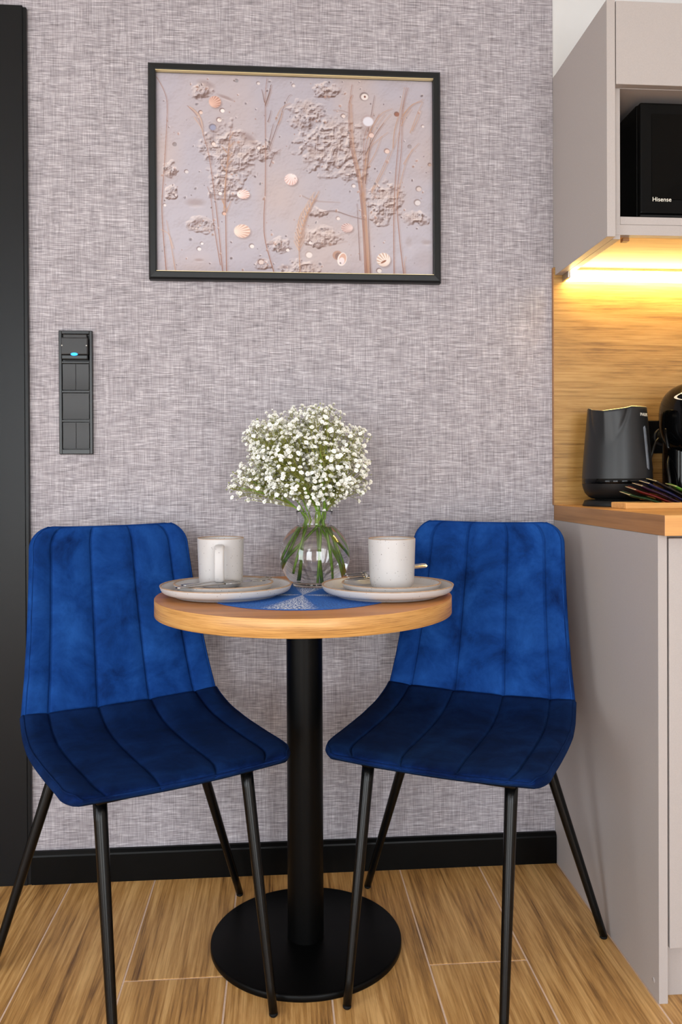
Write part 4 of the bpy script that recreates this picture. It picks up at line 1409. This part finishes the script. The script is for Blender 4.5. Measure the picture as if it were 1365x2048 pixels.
def build_chair(label, loc, rotz):
    t = thing('dining_chair', label, 'chair', loc, rotz, 'blue velvet dining chairs')
    s_ = link('seat', seat_me, t)
    v, f = [], []
    add_tube(v, f, seat_welt, 0.0016, 6)
    link('welt', raw_mesh('welt', v, f, [M['velvet_seat_shaded']], None, True), s_)
    b_ = link('backrest', back_me, t)
    v, f = [], []
    add_tube(v, f, back_welt, 0.0012, 6)
    link('welt', raw_mesh('welt', v, f, [M['velvet']], None, True), b_)
    for (l0, f0, l1, f1) in ((-0.14, 0.317, -0.145, 0.421), (0.14, 0.317, 0.145, 0.421), (-0.137, 0.025, -0.27, 0.0), (0.137, 0.025, 0.27, 0.0)):
        top, ft = (l0, -f0, 0.4325), (l1, -f1, 0.006)
        lg = link('leg', leg_me(top, ft, 0.0125, 0.0080), t)
        link('foot_cap', lathe_me('foot_cap', [(0, 0.0), (0.006, 0.0), (0.0078, 0.002), (0.0082, 0.006), (0, 0.008)], M['rubber'], 20), lg, (l1, -f1, 0.0))
    bm = bmesh.new()
    bm_box(bm, -0.15, 0.15, -0.335, -0.295, 0.4185, 0.4335, 0.003, 2)
    bm_box(bm, -0.15, 0.15, -0.05, -0.01, 0.4185, 0.4335, 0.003, 2)
    bm_box(bm, -0.02, 0.02, -0.30, -0.04, 0.4185, 0.4300, 0.003, 2)
    link('seat_frame', bm_mesh('seat_frame', bm, M['leg']), t)
    return t


chair = build_chair('blue velvet dining chair left of the round table, beside the dark door frame', (-0.339, -0.229, 0), 0.478)
copy_thing(chair, (0.444, -0.221, 0), -0.485, 'blue velvet dining chair right of the round table, beside the greige cabinet')

# ------------------------------------------------------------------ table
TCX, TCY, TZ, TR = 0.050, -0.306, 0.7386, 0.3096
t = thing('bistro_table', 'round oak-topped bistro table on a black pedestal between the blue chairs', 'table', (TCX, TCY, 0))
link('base_plate', lathe_me('base_plate', [(0, 0.0), (0.2005, 0.0), (0.2013, 0.002), (0.2013, 0.0100), (0.1995, 0.0125), (0.197, 0.0132), (0.06, 0.0140), (0, 0.0140)], M['column'], 128), t, (0.0015, 0.002, 0))
link('column', lathe_me('column', [(0, 0.013), (0.0381, 0.013), (0.0381, 0.690), (0.0381, 0.698), (0, 0.698)], M['column'], 72, smooth=False), t)
bpy.data.objects['column'].data.polygons.foreach_set('use_smooth', [True] * len(bpy.data.objects['column'].data.polygons))
shade_auto(bpy.data.objects['column'].data, 40)
link('mounting_plate', box_me('mounting_plate', M['column'], -0.12, 0.12, -0.12, 0.12, 0.698, 0.7035, 0.002), t)
me = lathe_me('tabletop', [(0, 0.704), (TR - 0.0013, 0.704), (TR - 0.0005, 0.7045), (TR - 0.0005, TZ - 0.0006), (TR - 0.0011, TZ), (0, TZ)], M['oaktop'], 160)
shade_auto(me, 30)
tt_ = link('tabletop', me, t)
# edge strip with grain wrapped around the rim
v, f = [], []
NS = 160
for k in range(NS):
    a = 2 * PI * k / NS
    for (r, z) in ((TR - 0.0006, 0.7042), (TR, 0.7047), (TR, TZ - 0.0012), (TR - 0.0006, TZ - 0.0004)):
        v.append((r * math.cos(a), r * math.sin(a), z))
for k in range(NS):
    k2 = (k + 1) % NS
    for q in range(3):
        f.append((4 * k + q, 4 * k2 + q, 4 * k2 + q + 1, 4 * k + q + 1))
me = raw_mesh('edge_strip', v, f, [M['oakedge']], None, True)
uvl = me.uv_layers.new(name='UVMap')
for pl in me.polygons:
    base_k = pl.index // 3
    for li in pl.loop_indices:
        vi = me.loops[li].vertex_index
        kk = vi // 4
        if kk == 0 and base_k == NS - 1:
            kk = NS
        uvl.data[li].uv = (2 * PI * kk / NS * TR, me.vertices[vi].co.z)
link('edge_strip', me, t)

# placemat
MCX, MCY, MR = 0.046, -0.338, 0.188
t = thing('placemat', 'round blue woven placemat with a pale star pattern on the table', 'placemat', (MCX, MCY, TZ))
pr_ = []
nr = 34
for k in range(nr * 4 + 1):
    r = MR * k / (nr * 4)
    pr_.append((max(r, 0.0), 0.0013 + 0.00035 * abs(math.sin(PI * nr * r / MR)) if k else 0.0013))
pr_ += [(MR + 0.0006, 0.0008), (MR, 0.0), (0, 0.0)]
link('weave', lathe_me('weave', pr_, M['mat'], 120), t)
v, f = [], []
ring = [(MR * math.cos(2 * PI * k / 120), MR * math.sin(2 * PI * k / 120), 0.0011) for k in range(121)]
add_tube(v, f, ring, 0.0011, 6, False)
link('border_cord', raw_mesh('border_cord', v, f, [M['matthread']], None, True), t)
ZM = TZ + 0.0017

# plates
def plate_parts(t, R_, foot, h, rimw):
    wall = 0.0042
    out = [(0, 0.0014), (foot - 0.006, 0.0014), (foot - 0.004, 0.0), (foot, 0.0), (foot + 0.002, 0.0035), (foot + 0.008, 0.0056)]
    n = 8
    ro, zo = R_ - 0.001, h - 0.0022
    for k in range(1, n + 1):
        a = k / n * PI / 2
        out.append((foot + 0.008 + (ro - foot - 0.008) * math.sin(a), 0.0056 + (zo - 0.0056) * (1 - math.cos(a)) ** 1.2))
    out[-1] = (R_, zo)
    rim = [(R_, zo), (R_ - 0.0002, h - 0.0006), (R_ - 0.0018, h), (R_ - 0.0036, h - 0.0007), (R_ - wall, zo)]
    inn = [(R_ - wall, zo)]
    fl = 0.0060
    ri = R_ - wall - 0.012
    for k in range(1, n + 1):
        a = k / n * PI / 2
        inn.append((ri + (R_ - wall - ri) * (1 - math.sin(a)), fl + (zo - fl) * (1 - math.sin(a)) ** 1.0 * 1.0 if k < n else fl))
    inn += [(ri * 0.5, fl - 0.0002), (0, fl - 0.0003)]
    link('dish', lathe_me('dish', out + rim[1:-1] + inn, M['ceramic'], 112), t)
    link('rim', lathe_me('rim', [(R_ + 0.00015, zo + 0.0004), (R_ - 0.0001, h - 0.0004), (R_ - 0.0018, h + 0.0002), (R_ - 0.0037, h - 0.0005), (R_ - wall - 0.0001, zo + 0.0004)], M['rim'], 112), t,
         label='sandy unglazed rim')


PL, PRt = (-0.1125, -0.318), (0.2215, -0.352)
tp = thing('dinner_plate', 'large speckled dinner plate at the left side of the round table', 'plate', (PL[0], PL[1], ZM), 0, 'dinner plates on the table')
plate_parts(tp, 0.1365, 0.107, 0.0235, 0.004)
copy_thing(tp, (PRt[0], PRt[1], ZM), 1.3, 'large speckled dinner plate at the right side of the round table')
ZS = ZM + 0.0061
tp = thing('side_plate', 'small speckled side plate inside the left dinner plate', 'plate', (PL[0] - 0.006, PL[1] + 0.004, ZS), 0.6, 'side plates on the table')
plate_parts(tp, 0.1035, 0.078, 0.0205, 0.004)
copy_thing(tp, (PRt[0] + 0.009, PRt[1] + 0.006, ZS), 2.1, 'small speckled side plate inside the right dinner plate')

# mugs
MH = 0.1045


def mug_parts(t):
    r0, r1 = 0.0465, 0.0492
    out = [(0, 0.0012), (0.028, 0.0012), (0.030, 0.0), (0.0335, 0.0), (0.0385, 0.0022), (0.0428, 0.0070), (0.0452, 0.0140), (r0, 0.022), (0.0474, 0.05), (0.0485, 0.08), (r1, MH - 0.003)]
    top = [(r1, MH - 0.0012), (r1 - 0.0010, MH), (r1 - 0.0024, MH), (r1 - 0.0034, MH - 0.0014)]
    inn = [(r1 - 0.0037, MH - 0.004), (0.0445, 0.06), (0.0425, 0.02), (0.038, 0.009), (0.03, 0.0062), (0, 0.0058)]
    link('cup', lathe_me('cup', out + top + inn, M['ceramic'], 96), t)
    link('rim', lathe_me('mug_rim', [(r1 + 0.0001, MH - 0.0016), (r1 - 0.0009, MH + 0.0002), (r1 - 0.0025, MH + 0.0002), (r1 - 0.0036, MH - 0.0014)], M['rim'], 96), t, label='sandy unglazed rim')
    path = smooth_path([(0, -0.0460, 0.0885), (0, -0.060, 0.0895), (0, -0.0745, 0.0850), (0, -0.0800, 0.0710), (0, -0.0800, 0.0400), (0, -0.0745, 0.0245), (0, -0.0615, 0.0205), (0, -0.0445, 0.0210)], 6)
    v, f = [], []
    n = len(path)
    for i, p in enumerate(path):
        tt = (path[min(i + 1, n - 1)] - path[max(i - 1, 0)]).normalized()
        sd = Vector((1, 0, 0))
        nn = tt.cross(sd)
        for k in range(16):
            a = 2 * PI * k / 16
            c_, s_ = math.cos(a), math.sin(a)
            v.append(p + sd * (0.0100 * math.copysign(abs(c_) ** 0.7, c_)) + nn * (0.0047 * math.copysign(abs(s_) ** 0.8, s_)))
    for i in range(n - 1):
        for k in range(16):
            f.append((i * 16 + k, i * 16 + (k + 1) % 16, (i + 1) * 16 + (k + 1) % 16, (i + 1) * 16 + k))
    link('handle', raw_mesh('mug_handle', v, f, [M['ceramic']], None, True), t)


tm = thing('mug', 'speckled cream mug on the left plates with its handle turned to the front', 'mug', (-0.1262, -0.284, ZS + 0.0061), 0.03, 'mugs on the table')
mug_parts(tm)
copy_thing(tm, (0.2315, -0.347, ZS + 0.0061), PI + 0.1, 'speckled cream mug on the right plates with no handle showing')


# cutlery: built along +x from the tip (0) to the handle end, then laid on the rims
def ribbon(stations, thick):
    """stations: (x, half width, z). Closed strip with rounded edges."""
    v, f = [], []
    for (x, w, z) in stations:
        for (u, h) in ((-1, 0), (-0.6, 0.5), (0, 0.62), (0.6, 0.5), (1, 0), (0.6, -0.5), (0, -0.5), (-0.6, -0.5)):
            v.append((x, u * w, z + h * thick))
    n = len(stations)
    for i in range(n - 1):
        for k in range(8):
            f.append((i * 8 + k, i * 8 + (k + 1) % 8, (i + 1) * 8 + (k + 1) % 8, (i + 1) * 8 + k))
    f += [tuple(range(7, -1, -1)), tuple(range((n - 1) * 8, n * 8))]
    return v, f


def fork_parts(t, L):
    st = [(0.046, 0.0105, 0.0012), (0.052, 0.0122, 0.0006), (0.062, 0.0122, 0.0), (0.072, 0.0095, 0.0008), (0.082, 0.0050, 0.0026), (0.095, 0.0032, 0.0046), (0.115, 0.0032, 0.0052), (0.14, 0.0045, 0.0048),
          (0.165, 0.0066, 0.0036), (L - 0.008, 0.0088, 0.0024), (L - 0.001, 0.0078, 0.0021), (L, 0.0055, 0.0020)]
    v, f = ribbon(st, 0.0022)
    me = raw_mesh('fork_handle', v, f, [M['steel']], None, True)
    link('handle', me, t)
    for k in range(4):
        y = -0.0092 + k * 0.00613
        st2 = [(0.0, 0.0006, 0.0045), (0.006, 0.0011, 0.0036), (0.02, 0.0015, 0.0020), (0.036, 0.0016, 0.0013), (0.050, 0.0018, 0.0010)]
        v, f = ribbon(st2, 0.0017)
        v = [(a, b + y, c) for a, b, c in v]
        link('tine', raw_mesh('tine', v, f, [M['steel']], None, True), t)


def knife_parts(t, L):
    st = [(0.0, 0.0008, 0.001), (0.008, 0.0048, 0.001), (0.03, 0.0086, 0.001), (0.075, 0.0092, 0.001), (0.098, 0.0075, 0.0012)]
    v, f = ribbon(st, 0.0012)
    link('blade', raw_mesh('blade', v, f, [M['steel']], None, True), t)
    st = [(0.097, 0.0062, 0.0012), (0.104, 0.0050, 0.0014), (0.125, 0.0052, 0.0016), (0.16, 0.0064, 0.0014), (L - 0.008, 0.0078, 0.0012), (L - 0.001, 0.0070, 0.0012), (L, 0.0050, 0.0012)]
    v, f = ribbon(st, 0.0030)
    link('handle', raw_mesh('knife_handle', v, f, [M['steel']], None, True), t)


def lay(obj, tip, end, roll=0.0):
    tip, end = Vector(tip), Vector(end)
    d = (end - tip).normalized()
    obj.location = tip
    obj.rotation_euler = Euler((math.radians(roll), -math.asin(d.z), math.atan2(d.y, d.x)), 'XYZ')


ZR = ZS + 0.0210                                       # top of the small plates' rims
tf = thing('fork', 'steel fork across the left plates with its tines to the right', 'fork', group='forks on the plates')
fork_parts(tf, 0.205)
lay(tf, (-0.0235, -0.2830, ZR - 0.0012), (-0.2050, -0.4040, ZR + 0.0020))
tk = thing('knife', 'steel knife beside the fork across the left plates', 'knife', group='knives on the plates')
knife_parts(tk, 0.205)
lay(tk, (-0.0320, -0.3060, ZR - 0.0008), (-0.2026, -0.4200, ZR + 0.0008))
t2 = copy_thing(tf, (0, 0, 0), 0, 'steel fork with its tines left of the right-hand mug')
lay(t2, (0.1400, -0.3060, ZR + 0.0012), (0.3080, -0.2330, ZR + 0.0160), 38)
t2 = copy_thing(tk, (0, 0, 0), 0, 'steel knife tucked behind the right-hand mug, blade tip to the left')
lay(t2, (0.1330, -0.3380, ZR + 0.0002), (0.2930, -0.2110, ZR + 0.0030))

# ------------------------------------------------------------------ vase with water and the bouquet
VX, VY, VZ = 0.0775, -0.192, ZM
t = thing('glass_vase', 'clear round glass vase of water on the blue placemat', 'vase', (VX, VY, VZ))
out = [(0, 0.0010), (0.040, 0.0008), (0.0455, 0.0), (0.0495, 0.0006), (0.0508, 0.0035), (0.0500, 0.0075), (0.0492, 0.0098)]
RC, RZ = 0.0795, 0.0672
a0, a1 = math.asin((0.0128 - RZ) / RC), math.asin(0.0700 / RC)
NA = 40
for k in range(NA + 1):
    a = a0 + (a1 - a0) * k / NA
    out.append((RC * math.cos(a), RZ + RC * math.sin(a)))
out += [(0.0370, 0.1390), (0.0374, 0.1430), (0.0388, 0.1530), (0.0415, 0.1665), (0.0419, 0.1682)]
rimp = [(0.0414, 0.1690), (0.0404, 0.1690), (0.0398, 0.1680)]
TH = 0.0018
inner = [(0.0368, 0.1530), (0.0354, 0.1430), (0.0352, 0.1400)]
a0i = math.asin((0.0150 - RZ) / (RC - TH))
inn_sphere = []
a1i = math.asin(0.0693 / (RC - TH))
for k in range(NA + 1):
    a = a1i + (a0i - a1i) * k / NA
    inn_sphere.append(((RC - TH) * math.cos(a), RZ + (RC - TH) * math.sin(a)))
inner += inn_sphere + [(0.050, 0.0128), (0, 0.0122)]
link('vessel', lathe_me('vessel', out + rimp + inner, M['glass'], 128), t)
wp = [(0, 0.0121), (0.050, 0.0127)]
for (r, z) in reversed(inn_sphere):
    if z < 0.1330:
        wp.append((r + 0.00012, z))
wp += [(math.sqrt((RC - TH) ** 2 - (0.1332 - RZ) ** 2) + 0.0001, 0.1332), (0.0385, 0.1330), (0, 0.1330)]
link('water', lathe_me('water', wp, M['water'], 128), t)

random.seed(21)
bq = thing('flower_bouquet', 'bouquet of tiny white baby\'s breath flowers standing in the glass vase', 'flowers', (VX, VY, VZ))
POLY = [(-0.202, 0.222), (-0.178, 0.256), (-0.147, 0.297), (-0.161, 0.342), (-0.138, 0.367), (-0.093, 0.394), (-0.04, 0.399), (0.014, 0.41), (0.046, 0.408), (0.064, 0.383), (0.076, 0.365),
        (0.125, 0.354), (0.128, 0.333), (0.113, 0.306), (0.125, 0.278), (0.121, 0.209), (0.081, 0.202), (0.041, 0.184), (0.013, 0.193), (-0.032, 0.197), (-0.077, 0.207), (-0.105, 0.188), (-0.128, 0.203), (-0.178, 0.198)]


def in_poly(x, z):
    c = False
    n = len(POLY)
    for i in range(n):
        x1, z1 = POLY[i]; x2, z2 = POLY[(i + 1) % n]
        if (z1 > z) != (z2 > z) and x < (x2 - x1) * (z - z1) / (z2 - z1) + x1:
            c = not c
    return c


def edge_dist(x, z):
    best = 9
    n = len(POLY)
    for i in range(n):
        a, b = Vector(POLY[i]), Vector(POLY[(i + 1) % n])
        p = Vector((x, z)); ab = b - a
        q = max(0, min(1, (p - a).dot(ab) / ab.length_squared))
        best = min(best, (p - a - ab * q).length)
    return best


def pick_point():
    while True:
        x, z = random.uniform(-0.21, 0.135), random.uniform(0.18, 0.415)
        if in_poly(x, z):
            e = edge_dist(x, z)
            dmax = min(0.105, 0.02 + math.sqrt(max(0, e * 0.16)))
            return Vector((x, random.uniform(-dmax, dmax * 0.8), z))


# petals: a double blossom made of three whorls
def blossom(verts, faces, fi, pos, nrm, size, rnd):
    nrm = nrm.normalized()
    ref = Vector((0, 0, 1)) if abs(nrm.z) < 0.9 else Vector((1, 0, 0))
    u = nrm.cross(ref).normalized(); w = nrm.cross(u)
    for (cnt, rr, lift, cup) in ((6, 1.0, -0.05, 0.10), (5, 0.72, 0.10, 0.34), (4, 0.40, 0.24, 0.42)):
        off = rnd.random() * 6.28
        for k in range(cnt):
            a = off + 2 * PI * k / cnt + rnd.uniform(-0.15, 0.15)
            r = rr * size * rnd.uniform(0.85, 1.1)
            hw_ = r * 0.46
            d = u * math.cos(a) + w * math.sin(a)
            sd = u * -math.sin(a) + w * math.cos(a)
            b = len(verts)
            c0 = pos + nrm * lift * size
            verts += [c0 + d * r * 0.10, c0 + d * r * 0.62 + sd * hw_ + nrm * size * cup * 0.6, c0 + d * r + sd * hw_ * 0.45 + nrm * size * cup, c0 + d * r * 0.94 + nrm * size * (cup * 1.1 + 0.06),
                      c0 + d * r - sd * hw_ * 0.45 + nrm * size * cup, c0 + d * r * 0.62 - sd * hw_ + nrm * size * cup * 0.6]
            faces.append((b, b + 1, b + 2, b + 3)); faces.append((b, b + 3, b + 4, b + 5))
            fi += [0, 0]
    b = len(verts)                                     # calyx
    for k in range(5):
        a = 2 * PI * k / 5
        verts.append(pos + (u * math.cos(a) + w * math.sin(a)) * size * 0.34 - nrm * size * 0.08)
    verts.append(pos - nrm * size * 0.62)
    for k in range(5):
        faces.append((b + k, b + (k + 1) % 5, b + 5)); fi.append(1)


def bud(verts, faces, fi, pos, nrm, size, white):
    nrm = nrm.normalized()
    ref = Vector((0, 0, 1)) if abs(nrm.z) < 0.9 else Vector((1, 0, 0))
    u = nrm.cross(ref).normalized(); w = nrm.cross(u)
    b = len(verts)
    verts.append(pos - nrm * size)
    for (h, r) in ((-0.3, 0.8), (0.5, 0.75)):
        for k in range(5):
            a = 2 * PI * k / 5
            verts.append(pos + nrm * size * h + (u * math.cos(a) + w * math.sin(a)) * size * r)
    verts.append(pos + nrm * size * 1.1)
    for k in range(5):
        k2 = (k + 1) % 5
        faces += [(b, b + 1 + k2, b + 1 + k), (b + 1 + k, b + 1 + k2, b + 6 + k2, b + 6 + k), (b + 6 + k, b + 6 + k2, b + 11)]
        fi += [1, 1 if not white else 0, 0 if white else 1]


# stems: (foot in the water, where it passes the neck, heart of its spray)
STEMS = [((-0.058, 0.058), (-0.030, 0.128), (-0.150, 0.240)), ((-0.044, 0.035), (-0.014, 0.126), (-0.100, 0.330)), ((-0.056, 0.048), (0.020, 0.118), (0.090, 0.340)), ((0.004, 0.016), (0.016, 0.126), (-0.030, 0.360)),
         ((0.036, 0.017), (0.022, 0.126), (0.030, 0.370)), ((0.066, 0.026), (0.026, 0.128), (0.010, 0.300)), ((0.072, 0.060), (0.030, 0.130), (0.085, 0.300)), ((0.070, 0.050), (0.012, 0.120), (-0.060, 0.280)),
         ((0.034, 0.040), (0.024, 0.122), (0.085, 0.235)), ((0.050, 0.030), (0.008, 0.124), (-0.040, 0.235)), ((-0.050, 0.040), (-0.022, 0.130), (-0.125, 0.290)), ((0.012, 0.020), (0.004, 0.128), (0.030, 0.250)),
         ((-0.02, 0.03), (-0.024, 0.13), (-0.165, 0.222)), ((0.045, 0.03), (0.028, 0.13), (0.045, 0.330))]
FEET_Y = [0.010, -0.030, 0.022, -0.030, -0.040, -0.020, 0.006, 0.020, -0.045, 0.030, 0.030, 0.040, 0.04, 0.02]
HEART_Y = [0.010, -0.030, 0.010, 0.045, -0.020, -0.075, 0.040, -0.055, -0.030, -0.060, 0.050, 0.040, -0.02, 0.06]
sprays = []
for (ft, nk, hrt), fy, hy_ in zip(STEMS, FEET_Y, HEART_Y):
    ny_ = max(-0.022, min(0.022, -fy * 0.3 + hy_ * 0.35))
    base = Vector((ft[0], fy, ft[1])); neck = Vector((nk[0] * 0.82, ny_ * 0.8, 0.134)); neck2 = Vector((nk[0] * 0.9, ny_ * 0.95, 0.160))
    heart = Vector((hrt[0], hy_, hrt[1]))
    ctrl = neck2.lerp(heart, 0.45) + Vector((0, 0, 0.012))
    path = smooth_path([base, neck, neck2, ctrl, heart], 7)
    sprays.append(dict(path=path, heart=heart, tv=[], tf=[], fv=[], ff=[], fi=[]))
    rad = [0.0027 - 0.0018 * k / (len(path) - 1) for k in range(len(path))]
    add_tube(sprays[-1]['tv'], sprays[-1]['tf'], path, rad, 7)
    sprays[-1]['nmain'] = len(sprays[-1]['tf'])
rnd = random.Random(9)
ORG = Vector((0.0, 0.0, 0.14))
for ci in range(820):
    p = pick_point()
    sp_ = min(sprays, key=lambda s: (s['heart'] - p).length * (0.85 + 0.3 * rnd.random()))
    path = sp_['path']
    lo = int(len(path) * 0.62)
    q = path[rnd.randrange(lo, len(path))]
    dirn = (p - ORG).normalized()
    if (p - q).length < 0.02:
        q = path[lo]
    node = p - dirn * rnd.uniform(0.012, 0.022)
    mid = q.lerp(node, 0.5) + dirn * 0.006 + Vector((rnd.uniform(-.004, .004), rnd.uniform(-.004, .004), rnd.uniform(-.002, .005)))
    add_tube(sp_['tv'], sp_['tf'], [q, mid, node], [0.0007, 0.0006, 0.0005], 4, False)
    for k in range(rnd.randint(3, 5)):
        dd = (dirn + Vector((rnd.gauss(0, .7), rnd.gauss(0, .7), rnd.gauss(0, .7)))).normalized()
        tip = node + dd * rnd.uniform(0.010, 0.022)
        if k > 0 and not in_poly(tip.x, tip.z) and rnd.random() < 0.45:
            continue
        m2 = node.lerp(tip, 0.5) + Vector((rnd.uniform(-.002, .002), rnd.uniform(-.002, .002), 0.001))
        add_tube(sp_['tv'], sp_['tf'], [node, m2, tip], [0.0004, 0.00035, 0.0003], 3, False)
        nn = (dd + Vector((0, -0.45, 0.35)) + dirn * 0.3)
        if rnd.random() < 0.72:
            blossom(sp_['fv'], sp_['ff'], sp_['fi'], tip, nn, rnd.uniform(0.0038, 0.0060), rnd)
        else:
            bud(sp_['fv'], sp_['ff'], sp_['fi'], tip, nn, rnd.uniform(0.0012, 0.0020), rnd.random() < 0.7)
for s_ in sprays:
    idx_ = [0] * s_['nmain'] + [1] * (len(s_['tf']) - s_['nmain'])
    so = link('stem', raw_mesh('stem', s_['tv'], s_['tf'], [M['stem'], M['twig']], idx_, True), bq)
    link('blossoms', raw_mesh('blossoms', s_['fv'], s_['ff'], [M['petal'], M['calyx']], s_['fi']), so, kind='stuff')
